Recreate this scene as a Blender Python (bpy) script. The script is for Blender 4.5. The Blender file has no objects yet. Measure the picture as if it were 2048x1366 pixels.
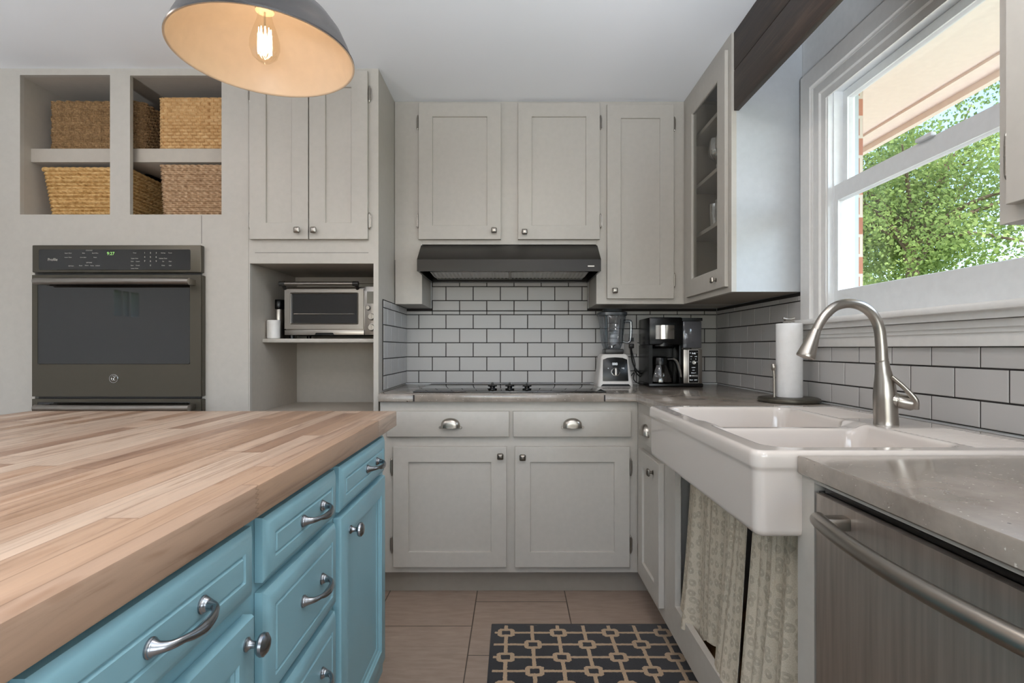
import bpy, bmesh, math, random
from mathutils import Vector, Matrix
random.seed(7)
SC = bpy.context.scene
COL = SC.collection
F = 1070.0      # focal length in pixels of the 2048 px wide frame
EZ = 1.12       # height of the eye above the floor; every z below is measured from eye level

# ------------------------------------------------------------------ camera, world, lights, exposure
cam = bpy.data.cameras.new('camera'); cam.sensor_width = 36.0; cam.lens = 36.0*F/2048
cam.shift_x = -4/2048; cam.shift_y = 13/2048; cam.clip_start = 0.02
cam_o = bpy.data.objects.new('camera', cam); COL.objects.link(cam_o)
cam_o.location = (0, 0, EZ); cam_o.rotation_euler = (math.pi/2, 0, 0)
SC.camera = cam_o
SC.view_settings.view_transform = 'Standard'; SC.view_settings.look = 'None'
SC.view_settings.exposure = 0.0; SC.view_settings.gamma = 1.0; SC.view_settings.use_curve_mapping = False
world = bpy.data.worlds.new('sky'); SC.world = world; world.use_nodes = True
wn = world.node_tree; wn.nodes.clear()
sky = wn.nodes.new('ShaderNodeTexSky'); sky.sky_type = 'NISHITA'; sky.sun_disc = False
sky.sun_elevation = math.radians(48); sky.sun_rotation = math.radians(200); sky.air_density = 1.0; sky.dust_density = 0.4
bg = wn.nodes.new('ShaderNodeBackground'); bg.inputs[1].default_value = 0.5
wo = wn.nodes.new('ShaderNodeOutputWorld')
wn.links.new(sky.outputs[0], bg.inputs[0]); wn.links.new(bg.outputs[0], wo.inputs[0])

def lamp(name, kind, loc, energy, color=(1, 1, 1), rot=(0, 0, 0), size=None, size_y=None, **kw):
    l = bpy.data.lights.new(name, kind); l.energy = energy; l.color = color
    if kind == 'AREA':
        l.size = size
        if size_y: l.shape = 'RECTANGLE'; l.size_y = size_y
        else: l.shape = 'DISK'
    for k, v in kw.items(): setattr(l, k, v)
    o = bpy.data.objects.new(name, l); COL.objects.link(o)
    o.location = (loc[0], loc[1], loc[2]+EZ); o.rotation_euler = rot
    return o
P2 = math.pi/2
lamp('sun', 'SUN', (0, 0, 6), 8, (1.0, .95, .86), (math.radians(38), 0, math.radians(-14)), angle=math.radians(.6))
# recessed ceiling lamps of the kitchen
for (x, y, e) in ((.10, 1.15, 5), (.10, -.75, 7), (-1.75, 1.30, 3.5), (-1.30, -.75, 7)):
    lamp('ceiling_lamp', 'AREA', (x, y, 1.262), e, (1.0, .85, .74), (0, 0, 0), .16)
# daylight from the windows of the wall behind the camera
# broad skylight coming in through the sink window
lamp('skylight', 'SUN', (3, 0, 4), 9.0, (.80, .89, 1.0), (math.radians(68), 0, math.radians(52)), angle=math.radians(85))
lamp('rear_daylight', 'AREA', (-.6, -2.86, .25), 24, (.92, .96, 1.0), (P2, 0, 0), 2.2, 1.3)
# added unseen spots behind the camera, aimed up to brighten the ceiling
for (x, e, a) in ((-1.9, 330, 4), (.15, 470, -12)):
    lamp('ceiling_fill_spot', 'SPOT', (x, -.75, -.05), e, (.88, .94, 1.0), (math.radians(180-36), 0, math.radians(a)), spot_size=math.radians(92), spot_blend=1.0, shadow_soft_size=.15)
lamp('right_fill_light', 'AREA', (1.10, -1.7, .15), 42, (.84, .92, 1.0), (P2, 0, math.radians(58)), 1.5, 1.6)  # added fill, no window here; brightens faces turned to the right
# daylight portal at the sink window
pl = lamp('window_portal', 'AREA', (1.30, 1.5, .55), 1, (1, 1, 1), (0, P2, 0), .85, .9)
pl.data.cycles.is_portal = True
SC.cycles.max_bounces = 10; SC.cycles.diffuse_bounces = 6; SC.cycles.transparent_max_bounces = 16
SC.cycles.caustics_reflective = False; SC.cycles.caustics_refractive = False
SC.cycles.sample_clamp_indirect = 4.0

# ------------------------------------------------------------------ helpers: materials
def lin(c):
    return tuple((v/255/12.92 if v/255 <= .04045 else ((v/255+.055)/1.055)**2.4) for v in c)
class S:
    """a shader socket with arithmetic"""
    def __init__(s, t, k): s.t = t; s.k = k
    def _m(s, op, *a):
        n = s.t.nodes.new('ShaderNodeMath'); n.operation = op
        for i, v in enumerate((s,)+a):
            if isinstance(v, S): s.t.links.new(v.k, n.inputs[i])
            else: n.inputs[i].default_value = v
        return S(s.t, n.outputs[0])
    def __add__(s, o): return s._m('ADD', o)
    def __sub__(s, o): return s._m('SUBTRACT', o)
    def __mul__(s, o): return s._m('MULTIPLY', o)
    def __truediv__(s, o): return s._m('DIVIDE', o)
    def fl(s): return s._m('FLOOR')
    def ab(s): return s._m('ABSOLUTE')
    def fr(s): return s._m('FRACT')
    def lt(s, o): return s._m('LESS_THAN', o)
    def gt(s, o): return s._m('GREATER_THAN', o)
    def mx(s, o): return s._m('MAXIMUM', o)
    def mn(s, o): return s._m('MINIMUM', o)
    def sq(s): return s._m('SQRT')
    def pp(s, o): return s._m('PINGPONG', o)
    def wrap2(s): return s._m('FLOORED_MODULO', 2.0)
class Mat:
    def __init__(s, name):
        s.m = bpy.data.materials.new(name); s.m.use_nodes = True; s.t = s.m.node_tree
        s.b = s.t.nodes['Principled BSDF']
        s.out = s.t.nodes['Material Output']
    def N(s, typ, **kw):
        n = s.t.nodes.new(typ)
        for k, v in kw.items(): setattr(n, k, v)
        return n
    def put(s, sock, v):
        if isinstance(v, S): s.t.links.new(v.k, sock)
        elif hasattr(v, 'is_output'): s.t.links.new(v, sock)
        else: sock.default_value = v
    def xyz(s):
        tc = s.N('ShaderNodeTexCoord'); sp = s.N('ShaderNodeSeparateXYZ')
        s.t.links.new(tc.outputs['Object'], sp.inputs[0])
        return [S(s.t, sp.outputs[i]) for i in range(3)]
    def vec(s, x, y, z):
        c = s.N('ShaderNodeCombineXYZ')
        for i, v in enumerate((x, y, z)): s.put(c.inputs[i], v)
        return S(s.t, c.outputs[0])
    def white(s, v, dim='2D'):
        n = s.N('ShaderNodeTexWhiteNoise', noise_dimensions=dim)
        s.put(n.inputs['Vector' if dim != '1D' else 'W'], v)
        return S(s.t, n.outputs['Value'])
    def noise(s, scale, vec=None, detail=3.0, rough=.5, stretch=None, dist=0.0):
        n = s.N('ShaderNodeTexNoise'); n.inputs['Scale'].default_value = scale
        n.inputs['Detail'].default_value = detail; n.inputs['Roughness'].default_value = rough
        n.inputs['Distortion'].default_value = dist
        if vec is None:
            x, y, z = s.xyz()
            if stretch: x, y, z = x*stretch[0], y*stretch[1], z*stretch[2]
            vec = s.vec(x, y, z)
        s.put(n.inputs['Vector'], vec)
        return S(s.t, n.outputs[0])
    def ramp(s, f, stops):
        r = s.N('ShaderNodeValToRGB'); s.put(r.inputs[0], f)
        e = r.color_ramp.elements
        while len(e) < len(stops): e.new(.5)
        for i, (p, c) in enumerate(stops): e[i].position = p; e[i].color = (*c, 1)
        return S(s.t, r.outputs[0])
    def mix(s, f, a, b, mode='MIX'):
        n = s.N('ShaderNodeMix', data_type='RGBA', blend_type=mode)
        s.put(n.inputs[0], f)
        for i, v in ((6, a), (7, b)):
            s.put(n.inputs[i], v if isinstance(v, S) else (*v, 1))
        return S(s.t, n.outputs[2])
    def bump(s, h, strength=.3, dist=.002):
        n = s.N('ShaderNodeBump'); n.inputs['Strength'].default_value = strength; n.inputs['Distance'].default_value = dist
        s.put(n.inputs['Height'], h); s.t.links.new(n.outputs[0], s.b.inputs['Normal'])
        return s
    def col(s, v):
        s.put(s.b.inputs['Base Color'], v if isinstance(v, S) else (*v, 1)); return s
    def set(s, **kw):
        for k, v in kw.items():
            s.put(s.b.inputs[{'rough': 'Roughness', 'metal': 'Metallic', 'coat': 'Coat Weight', 'spec': 'Specular IOR Level',
                              'ecol': 'Emission Color', 'estr': 'Emission Strength', 'crough': 'Coat Roughness',
                              'aniso': 'Anisotropic', 'sheen': 'Sheen Weight', 'sub': 'Subsurface Weight'}[k]], v)
        return s
MATS = {}
def plain(name, rgb, rough=.5, metal=0.0, nscale=40, var=.06, bump=0.0, bscale=200, **kw):
    """a plain finish with faint unevenness"""
    m = Mat(name); c = lin(rgb)
    n = m.noise(nscale, detail=2)
    m.col(m.mix(n, tuple(v*(1-var) for v in c), tuple(min(1, v*(1+var)) for v in c)))
    m.set(rough=rough, metal=metal, **kw)
    if bump: m.bump(m.noise(bscale, detail=2), bump, .001)
    MATS[name] = m.m
    return m.m
def thin_glass(name, tint=(1, 1, 1), refl=.09, rough=0.0):
    m = Mat(name); t = m.t
    tr = m.N('ShaderNodeBsdfTransparent'); tr.inputs[0].default_value = (*tint, 1)
    gl = m.N('ShaderNodeBsdfGlossy'); gl.inputs['Roughness'].default_value = rough
    lw = m.N('ShaderNodeLayerWeight'); lw.inputs[0].default_value = .35
    f = S(t, lw.outputs['Facing'])*refl*.6 + refl*.5
    mx = m.N('ShaderNodeMixShader'); m.put(mx.inputs[0], f.mn(1.0))
    t.links.new(tr.outputs[0], mx.inputs[1]); t.links.new(gl.outputs[0], mx.inputs[2])
    t.links.new(mx.outputs[0], m.out.inputs[0])
    MATS[name] = m.m
    return m.m
def glow(name, rgb, strength):
    m = Mat(name); m.col((0, 0, 0)); m.set(ecol=(*rgb, 1), estr=strength); m.m.cycles.emission_sampling = 'NONE' if strength < 3 else 'AUTO'
    MATS[name] = m.m
    return m.m

paint = plain('white_cabinet_paint', (181, 176, 168), .38, bump=.04, bscale=90)
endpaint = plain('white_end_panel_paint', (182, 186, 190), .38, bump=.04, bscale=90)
wallp = plain('wall_paint', (228, 229, 229), .75)
ceilp = plain('ceiling_paint', (240, 243, 247), .9, nscale=3, var=.015)
trimp = plain('window_trim_paint', (226, 225, 223), .4)
recessm = plain('exterior_window_trim', (168, 177, 182), .5)
vinyl = plain('white_vinyl', (228, 231, 233), .35)
dark_in = plain('cabinet_interior', (150, 141, 130), .7)
niche = plain('niche_interior_paint', (176, 168, 157), .6)
teal = plain('teal_cabinet_paint', (130, 172, 184), .38, nscale=8, var=.05, bump=.05, bscale=120)
ceramic = plain('white_glazed_tile', (186, 184, 182), .33, nscale=5, var=.03, spec=.35)
grout = plain('dark_grout', (42, 38, 37), .9)
fireclay = plain('white_fireclay', (207, 199, 192), .1, nscale=4, var=.01, coat=.5)
steel = plain('brushed_steel', (150, 144, 137), .3, 1.0, var=.03)
nickel = plain('satin_nickel', (168, 162, 154), .28, 1.0)
pewter = plain('pewter', (120, 114, 107), .32, 1.0)
chrome = plain('chrome', (210, 210, 210), .1, 1.0)
islandmetal = plain('brushed_pull_metal', (148, 152, 157), .24, 1.0)
slate = plain('slate_steel', (84, 79, 69), .38, .6, var=.03)
blackglass = plain('black_glass', (15, 13, 11), .03, 0)
blackglass.node_tree.nodes['Principled BSDF'].inputs['IOR'].default_value = 1.7
blackplastic = plain('black_plastic', (7, 7, 7), .25, spec=.35)
darkplastic = plain('dark_grey_plastic', (42, 40, 38), .35)
whiteplastic = plain('white_plastic', (220, 216, 212), .3)
bronze = plain('dark_hood_steel', (30, 27, 24), .28, .5)
filt = plain('filter_aluminium', (200, 198, 194), .35, .7, nscale=300, var=.2)
paper = plain('paper_towel', (238, 238, 238), .95, bump=.3, bscale=260)
stemware = thin_glass('clear_glass', (.90, .93, .93), 1.0)
pane = thin_glass('window_glass', (.97, .985, .98), .05)
cabpane = thin_glass('cabinet_glass', (.86, .855, .84), .10)
jarglass = thin_glass('smoky_clear_plastic', (.70, .73, .76), .3)
carafeg = thin_glass('carafe_glass', (.7, .68, .66), .2)
coffee = plain('coffee', (20, 10, 6), .1)
white_ink = glow('white_display', (.9, .95, 1), 1.2)
green_ink = glow('green_display', (.45, .9, .25), 1.0)
grey_ink = plain('grey_print', (190, 186, 178), .6)
soff = plain('soffit_paint', (234, 226, 218), .7)
raw = plain('raw_wood', (176, 136, 92), .6, nscale=25, var=.2)
blackcord = plain('black_rubber', (16, 15, 15), .5)

def m_streak_steel():
    m = Mat('streaked_stainless_steel')
    n = m.noise(3, stretch=(1, 30, 1.2), detail=4)
    m.col(m.ramp(n, [(.3, lin((172, 162, 153))), (.7, lin((194, 184, 175)))]))
    m.set(metal=.95, rough=.42, aniso=.3)
    return m.m
dwsteel = m_streak_steel()

def m_butcher():
    m = Mat('butcher_block')
    x, y, z = m.xyz()
    cx = x/.043; c = cx.fl(); r = m.white(c, '1D')
    ln = r*.45+.5
    zig = (z*1.0).pp(.0035)*3.0
    t = (y+zig+r*7.3)/ln; row = t.fl()
    idv = m.white(m.vec(c, row, 0.0), '3D')
    idw = m.white(m.vec(row, c, 3.0), '3D')
    base = m.ramp(idv, [(0, lin((138, 106, 84))), (.22, lin((180, 153, 132))), (.55, lin((202, 181, 162))), (.8, lin((180, 150, 126))), (1, lin((158, 128, 104)))])
    off = idv*40
    g1 = m.noise(1.0, m.vec(x*55, y*2.6+off, z*55), 6, .62, dist=.8)
    base = m.mix(g1._m('MULTIPLY', .95), base, lin((126, 88, 60)), 'MIX') if False else base
    gr = m.ramp(g1, [(.30, (.55, .46, .40)), (.48, (.93, .92, .91)), (.7, (1.08, 1.06, 1.04))])
    base = m.mix(1.0, base, gr, 'MULTIPLY')
    g2 = m.noise(1.0, m.vec(x*14+off, y*2.2, z*14), 3, .6, dist=1.5)
    kn = m.ramp(g2, [(.60, (1, 1, 1)), (.72, (.68, .58, .50))])
    base = m.mix(.8, base, kn, 'MULTIPLY')
    vo = m.N('ShaderNodeTexVoronoi', voronoi_dimensions='3D'); vo.inputs['Scale'].default_value = 1.0
    m.put(vo.inputs['Vector'], m.vec(x*11+off, y*3.6, z*11))
    pick = m.white(S(m.t, vo.outputs['Position']), '3D').gt(.80)
    kd = S(m.t, vo.outputs['Distance'])+(g1-.5)*.10
    base = m.mix(m.ramp(kd, [(.05, (1, 1, 1)), (.16, (0, 0, 0))])*1.0 if False else pick*(((kd-.17)*-8.0).mx(0.0).mn(.75)), base, lin((92, 62, 42)))
    e = (cx.fr()-.5).ab().gt(.478)
    e2 = ((t.fr()-.5).ab()).gt(.4975)
    base = m.mix((e.mx(e2))*.45, base, lin((96, 66, 46)))
    m.col(base)
    m.set(rough=(g1*.25+.33), coat=.15, crough=.3)
    m.bump(g1, .12, .001)
    return m.m
butcher = m_butcher()

def m_darkwood():
    m = Mat('dark_stained_wood')
    n = m.noise(1.0, m.vec(*[a*b for a, b in zip(m.xyz(), (40, 3, 40))]), 6, .65, dist=.6)
    m.col(m.ramp(n, [(.3, lin((30, 22, 17))), (.55, lin((54, 41, 33))), (.75, lin((78, 62, 50)))]))
    m.set(rough=.55).bump(n, .4, .002)
    return m.m
darkwood = m_darkwood()

def m_concrete():
    m = Mat('polished_concrete')
    n1 = m.noise(9, detail=6, rough=.6); n2 = m.noise(160, detail=2); n3 = m.noise(60, detail=3)
    c = m.ramp(n1, [(.3, lin((118, 109, 100))), (.6, lin((146, 136, 126))), (.75, lin((158, 149, 140)))])
    c = m.mix(m.ramp(n3, [(.72, (0, 0, 0)), (.76, (1, 1, 1))]), c, lin((92, 80, 70)))
    c = m.mix(m.ramp(n2, [(.70, (0, 0, 0)), (.74, (1, 1, 1))]), c, lin((196, 188, 178)))
    m.col(c); m.set(rough=m.ramp(n1, [(.3, (.12,)*3), (.7, (.26,)*3)]), coat=.3, crough=.12)
    m.bump(n3, .08, .001)
    return m.m
concrete = m_concrete()

def m_floor():
    m = Mat('floor_tile')
    x, y, z = m.xyz()
    a = (x+.169)/.4015; c = a.fl()
    b = (y-2.155)/.411+c.wrap2()*.5-.5
    # columns alternate by half a tile
    fa = (a.fr()-.5).ab(); fb = (b.fr()-.5).ab()
    g = fa.gt(.4945).mx(fb.gt(.4945))
    idv = m.white(m.vec(c, b.fl(), 0.0), '3D')
    n = m.noise(1.0, m.vec(x*10, y*50, z), 4, .6)
    base = m.ramp(n, [(.3, lin((146, 127, 114))), (.7, lin((166, 147, 133)))])
    base = m.mix(idv*.35, base, lin((138, 121, 110)))
    m.col(m.mix(g, base, lin((76, 64, 56))))
    m.set(rough=.42).bump(n*.3-g, .35, .002)
    return m.m
floor_m = m_floor()

def m_rug():
    m = Mat('trellis_rug_pile')
    x, y, z = m.xyz()
    nx = m.noise(140, detail=1)
    x = x+(nx-.5)*.006; y = y+(m.noise(120, detail=1, stretch=(1, 1.2, 1))-.5)*.006
    a = (x+.0304)/.1015; b = (y-2.086)/.0825
    i = (a+.5).fl(); j = (b+.5).fl()
    dx = (a-i).ab()*.1015; dy = (b-j).ab()*.0825
    even = (i+j).wrap2().lt(.5)
    line = dx.lt(.0070).mx(dy.lt(.0066))
    outer = dx.lt(.0325)*dy.lt(.029)*(dx+dy).lt(.052)
    inner = dx.lt(.0165)*dy.lt(.0135)
    pat = (line.mx(outer*even))*((inner*even)*-1.0+1.0)
    brd = (x+.076).lt(0.0)
    pat = pat*(brd*-1.0+1.0)*y.lt(2.140)
    sp = m.noise(420, detail=1)
    dark = m.ramp(sp, [(.3, lin((20, 19, 24))), (.7, lin((38, 36, 42)))])
    lite = m.ramp(sp, [(.3, lin((158, 130, 102))), (.7, lin((214, 186, 154)))])
    m.col(m.mix(pat, dark, lite)); m.set(rough=.95, spec=.15, sheen=.2)
    m.bump(sp*.6+pat*.8, .8, .004)
    return m.m
rug_m = m_rug()

def m_curtain():
    m = Mat('printed_curtain_cloth')
    x, y, z = m.xyz()
    w = m.noise(45, detail=2)
    vo = m.N('ShaderNodeTexVoronoi', voronoi_dimensions='2D'); vo.inputs['Scale'].default_value = 1.0; vo.inputs['Randomness'].default_value = .55
    m.put(vo.inputs['Vector'], m.vec((y+w*.008)*52, z*33, 0.0))
    d = S(m.t, vo.outputs['Distance'])
    ring = ((d-.23).ab()).lt(.13)
    wv = m.noise(500, detail=1)
    base = m.ramp(wv, [(.3, lin((180, 169, 151))), (.7, lin((198, 188, 170)))])
    c1 = base
    m.col(m.mix(ring*(m.noise(90)*.8), c1, lin((136, 126, 112))))
    m.set(rough=.9, spec=.2).bump(wv, .3, .001)
    return m.m
cloth = m_curtain()

def m_brick():
    m = Mat('red_brick')
    br = m.N('ShaderNodeTexBrick'); x, y, z = m.xyz()
    m.put(br.inputs['Vector'], m.vec(y+x, z, 0.0)); br.inputs['Scale'].default_value = 1.0
    br.inputs['Brick Width'].default_value = .20; br.inputs['Row Height'].default_value = .075
    br.inputs['Mortar Size'].default_value = .006
    br.inputs['Color1'].default_value = (*lin((170, 112, 86)), 1); br.inputs['Color2'].default_value = (*lin((150, 96, 76)), 1)
    br.inputs['Mortar'].default_value = (*lin((190, 178, 164)), 1)
    m.col(S(m.t, br.outputs[0])); m.set(rough=.9)
    return m.m
brick = m_brick()

def m_leaf():
    m = Mat('leaf_green')
    n = m.noise(1.3, detail=3)
    c = m.ramp(n, [(.3, lin((92, 110, 62))), (.55, lin((140, 158, 94))), (.75, lin((186, 198, 134)))])
    d = m.N('ShaderNodeBsdfDiffuse'); t = m.N('ShaderNodeBsdfTranslucent'); mx = m.N('ShaderNodeMixShader')
    m.put(d.inputs[0], c); m.put(t.inputs[0], c); mx.inputs[0].default_value = .5
    m.t.links.new(d.outputs[0], mx.inputs[1]); m.t.links.new(t.outputs[0], mx.inputs[2])
    m.t.links.new(mx.outputs[0], m.out.inputs[0])
    return m.m
leafm = m_leaf()
bark = plain('bark', (96, 80, 64), .9, bump=.5, bscale=20)
lawn = plain('lawn_grass', (104, 130, 60), .95, nscale=3, var=.3)

def m_basket(name, c0, c1, c2, sx=90, cell=None):
    m = Mat(name)
    n = m.noise(1.0, m.vec(*[a*b for a, b in zip(m.xyz(), (sx, sx, sx))]), 3, .6)
    n2 = m.noise(14, detail=2)
    m.col(m.mix(n2*.5, m.ramp(n, [(.3, lin(c0)), (.5, lin(c1)), (.7, lin(c2))]), lin(c0)))
    m.set(rough=.75, spec=.3).bump(m.noise(260, detail=2), .4, .002)
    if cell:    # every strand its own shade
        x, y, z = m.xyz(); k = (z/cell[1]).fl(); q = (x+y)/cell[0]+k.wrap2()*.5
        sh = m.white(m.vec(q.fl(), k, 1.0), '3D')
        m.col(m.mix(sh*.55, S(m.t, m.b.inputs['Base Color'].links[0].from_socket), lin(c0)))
    return m.m

# ------------------------------------------------------------------ helpers: geometry
class Frame:
    def __init__(s, o, u, v, w): s.o = Vector(o); s.u = Vector(u); s.v = Vector(v); s.w = Vector(w)
    def __call__(s, a, b, c=0.0): return s.o+s.u*a+s.v*b+s.w*c
def front(Y): return Frame((0, Y, 0), (1, 0, 0), (0, 0, 1), (0, -1, 0))     # u = X, v = Z, w towards the camera
def rightw(X): return Frame((X, 0, 0), (0, -1, 0), (0, 0, 1), (-1, 0, 0))   # u = -Y, v = Z, w into the room
def leftf(X): return Frame((X, 0, 0), (0, 1, 0), (0, 0, 1), (1, 0, 0))      # u = Y, v = Z, w towards +X
def top(Z): return Frame((0, 0, Z), (1, 0, 0), (0, 1, 0), (0, 0, 1))

class MB:
    def __init__(s): s.bm = bmesh.new(); s.mi = 0
    def vs(s, pts): return [s.bm.verts.new(p) for p in pts]
    def face(s, vs):
        try: f = s.bm.faces.new(vs); f.material_index = s.mi; return f
        except ValueError: return None
    def fbox(s, fr, u0, u1, v0, v1, w0, w1, b=0.0):
        if b: return s.rings(fr, (u0, u1, v0, v1), [(0, w0), (0, w1-b), (b*.3, w1-b*.3), (b, w1)])
        p = s.vs([fr(u, v, w) for w in (w0, w1) for (u, v) in ((u0, v0), (u1, v0), (u1, v1), (u0, v1))])
        for q in ((0, 1, 2, 3), (7, 6, 5, 4), (0, 4, 5, 1), (1, 5, 6, 2), (2, 6, 7, 3), (3, 7, 4, 0)): s.face([p[i] for i in q])
        return s
    def box(s, x0, x1, y0, y1, z0, z1, b=0.0):
        n0 = len(s.bm.verts)
        s.fbox(top(0), x0, x1, y0, y1, z0, z1)
        if b:
            s.bm.verts.ensure_lookup_table()
            vs = set(s.bm.verts[n0:]); ed = [e for e in s.bm.edges if e.verts[0] in vs and e.verts[1] in vs]
            r = bmesh.ops.bevel(s.bm, geom=ed, offset=b, segments=2, affect='EDGES', profile=.5, clamp_overlap=True)
            for f in r['faces']: f.material_index = s.mi
        return s
    def rings(s, fr, rect, prof, cap=True, closed=False, back=True, rad=0.0):
        u0, u1, v0, v1 = rect; L = []
        for (i, w) in prof:
            if rad:
                r = max(.0004, rad-i); pts = []
                for (cu, cv, a0) in ((u1-i-r, v0+i+r, -90), (u1-i-r, v1-i-r, 0), (u0+i+r, v1-i-r, 90), (u0+i+r, v0+i+r, 180)):
                    for k in range(5):
                        a = math.radians(a0+k*22.5); pts.append((cu+r*math.cos(a), cv+r*math.sin(a)))
            else: pts = [(u0+i, v0+i), (u1-i, v0+i), (u1-i, v1-i), (u0+i, v1-i)]
            L.append(s.vs([fr(u, v, w) for (u, v) in pts]))
        n = len(L[0])
        for a, b in zip(L, L[1:]+([L[0]] if closed else [])):
            for k in range(n): s.face([a[k], a[(k+1) % n], b[(k+1) % n], b[k]])
        if not closed:
            if cap: s.face(L[-1])
            if back: s.face(L[0][::-1])
        return s
    def holes(s, fr, u0, u1, v0, v1, w0, w1, hs):
        us = sorted({u0, u1, *[h[0] for h in hs], *[h[1] for h in hs]}); vv = sorted({v0, v1, *[h[2] for h in hs], *[h[3] for h in hs]})
        us = [a for a in us if u0 <= a <= u1]; vv = [a for a in vv if v0 <= a <= v1]
        def solid(i, j):
            if i < 0 or j < 0 or i >= len(us)-1 or j >= len(vv)-1: return False
            a = (us[i]+us[i+1])/2; b = (vv[j]+vv[j+1])/2
            return not any(h[0] < a < h[1] and h[2] < b < h[3] for h in hs)
        P = {}
        def vt(i, j, k):
            if (i, j, k) not in P: P[i, j, k] = s.bm.verts.new(fr(us[i], vv[j], (w0, w1)[k]))
            return P[i, j, k]
        for i in range(len(us)-1):
            for j in range(len(vv)-1):
                if not solid(i, j): continue
                for k in (0, 1): s.face([vt(i, j, k), vt(i+1, j, k), vt(i+1, j+1, k), vt(i, j+1, k)])
                for (di, dj, a, b) in ((-1, 0, (i, j), (i, j+1)), (1, 0, (i+1, j), (i+1, j+1)), (0, -1, (i, j), (i+1, j)), (0, 1, (i, j+1), (i+1, j+1))):
                    if not solid(i+di, j+dj): s.face([vt(*a, 0), vt(*b, 0), vt(*b, 1), vt(*a, 1)])
        return s
    def prism(s, fr, poly, w0, w1, b=0.0):
        n = len(poly)
        def inset(d):
            if not d: return poly
            out = []
            A = sum(poly[i][0]*poly[(i+1) % n][1]-poly[(i+1) % n][0]*poly[i][1] for i in range(n))
            sg = 1 if A > 0 else -1
            for i in range(n):
                p0, p1, p2 = poly[i-1], poly[i], poly[(i+1) % n]
                e1 = Vector((p1[0]-p0[0], p1[1]-p0[1])).normalized(); e2 = Vector((p2[0]-p1[0], p2[1]-p1[1])).normalized()
                n1 = Vector((-e1.y, e1.x))*sg; n2 = Vector((-e2.y, e2.x))*sg
                h = n1+n2; h = h/max(.3, h.dot(n1))
                out.append((p1[0]+h.x*d, p1[1]+h.y*d))
            return out
        lv = [(0, w0), (0, w1)] if not b else [(b, w0), (0, w0+b), (0, w1-b), (b*.3, w1-b*.3), (b, w1)]
        L = [s.vs([fr(u, v, w) for (u, v) in inset(i)]) for (i, w) in lv]
        for a, c in zip(L, L[1:]):
            for k in range(n): s.face([a[k], a[(k+1) % n], c[(k+1) % n], c[k]])
        s.face(L[0][::-1]); s.face(L[-1])
        return s
    def lathe(s, c, prof, n=32, axis=(0, 0, 1), capped=True, closed=False):
        ax = Vector(axis).normalized(); t = Vector((1, 0, 0)) if abs(ax.x) < .8 else Vector((0, 1, 0))
        e1 = (t-ax*t.dot(ax)).normalized(); e2 = ax.cross(e1); c = Vector(c); L = []
        for (r, h) in prof:
            L.append(s.vs([c+ax*h+(e1*math.cos(2*math.pi*k/n)+e2*math.sin(2*math.pi*k/n))*max(r, 1e-5) for k in range(n)]))
        for a, b in zip(L, L[1:]+([L[0]] if closed else [])):
            for k in range(n): s.face([a[k], a[(k+1) % n], b[(k+1) % n], b[k]])
        if capped and not closed: s.face(L[0][::-1]); s.face(L[-1])
        return s
    def cyl(s, c, r, h, axis=(0, 0, 1), n=24, b=0.0):
        if b: return s.lathe(c, [(r-b, 0), (r, b), (r, h-b), (r-b, h)], n, axis)
        return s.lathe(c, [(r, 0), (r, h)], n, axis)
    def tube(s, pts, r, n=12, closed=False, flat=1.0, caps=True, sub=0):
        pts = [Vector(p) for p in pts]; rs = list(r) if isinstance(r, (list, tuple)) else [r]*len(pts)
        if sub:
            P, R = [], []
            m = len(pts)
            for i in range(m if closed else m-1):
                p0 = pts[(i-1) % m] if closed or i else pts[0]*2-pts[1]
                p1, p2 = pts[i], pts[(i+1) % m]
                p3 = pts[(i+2) % m] if closed or i+2 < m else pts[-1]*2-pts[-2]
                for k in range(sub):
                    t = k/sub
                    P.append(.5*((2*p1)+(p2-p0)*t+(2*p0-5*p1+4*p2-p3)*t*t+(3*p1-p0-3*p2+p3)*t**3))
                    R.append(rs[i]*(1-t)+rs[(i+1) % m]*t)
            if not closed: P.append(pts[-1]); R.append(rs[-1])
            pts, rs = P, R
        m = len(pts); L = []; prev = None
        for i in range(m):
            d = (pts[(i+1) % m]-pts[i-1]) if closed else pts[min(i+1, m-1)]-pts[max(i-1, 0)]
            d.normalize()
            if prev is None:
                t = Vector((0, 0, 1)) if abs(d.z) < .9 else Vector((1, 0, 0)); e1 = (t-d*t.dot(d)).normalized()
            else:
                e1 = prev-d*prev.dot(d); e1.normalize()
            prev = e1; e2 = d.cross(e1)
            L.append(s.vs([pts[i]+(e1*math.cos(2*math.pi*k/n)+e2*math.sin(2*math.pi*k/n)*flat)*rs[i] for k in range(n)]))
        for a, b in zip(L, L[1:]+([L[0]] if closed else [])):
            for k in range(n): s.face([a[k], a[(k+1) % n], b[(k+1) % n], b[k]])
        if caps and not closed: s.face(L[0][::-1]); s.face(L[-1])
        return s
    def grid(s, fn, nu, nv, cu=False, cv=False):
        V = [[s.bm.verts.new(fn(i/nu, j/nv)) for j in range(nv if cv else nv+1)] for i in range(nu if cu else nu+1)]
        a, b = len(V), len(V[0])
        for i in range(nu):
            for j in range(nv): s.face([V[i][j], V[(i+1) % a][j], V[(i+1) % a][(j+1) % b], V[i][(j+1) % b]])
        return V
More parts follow.
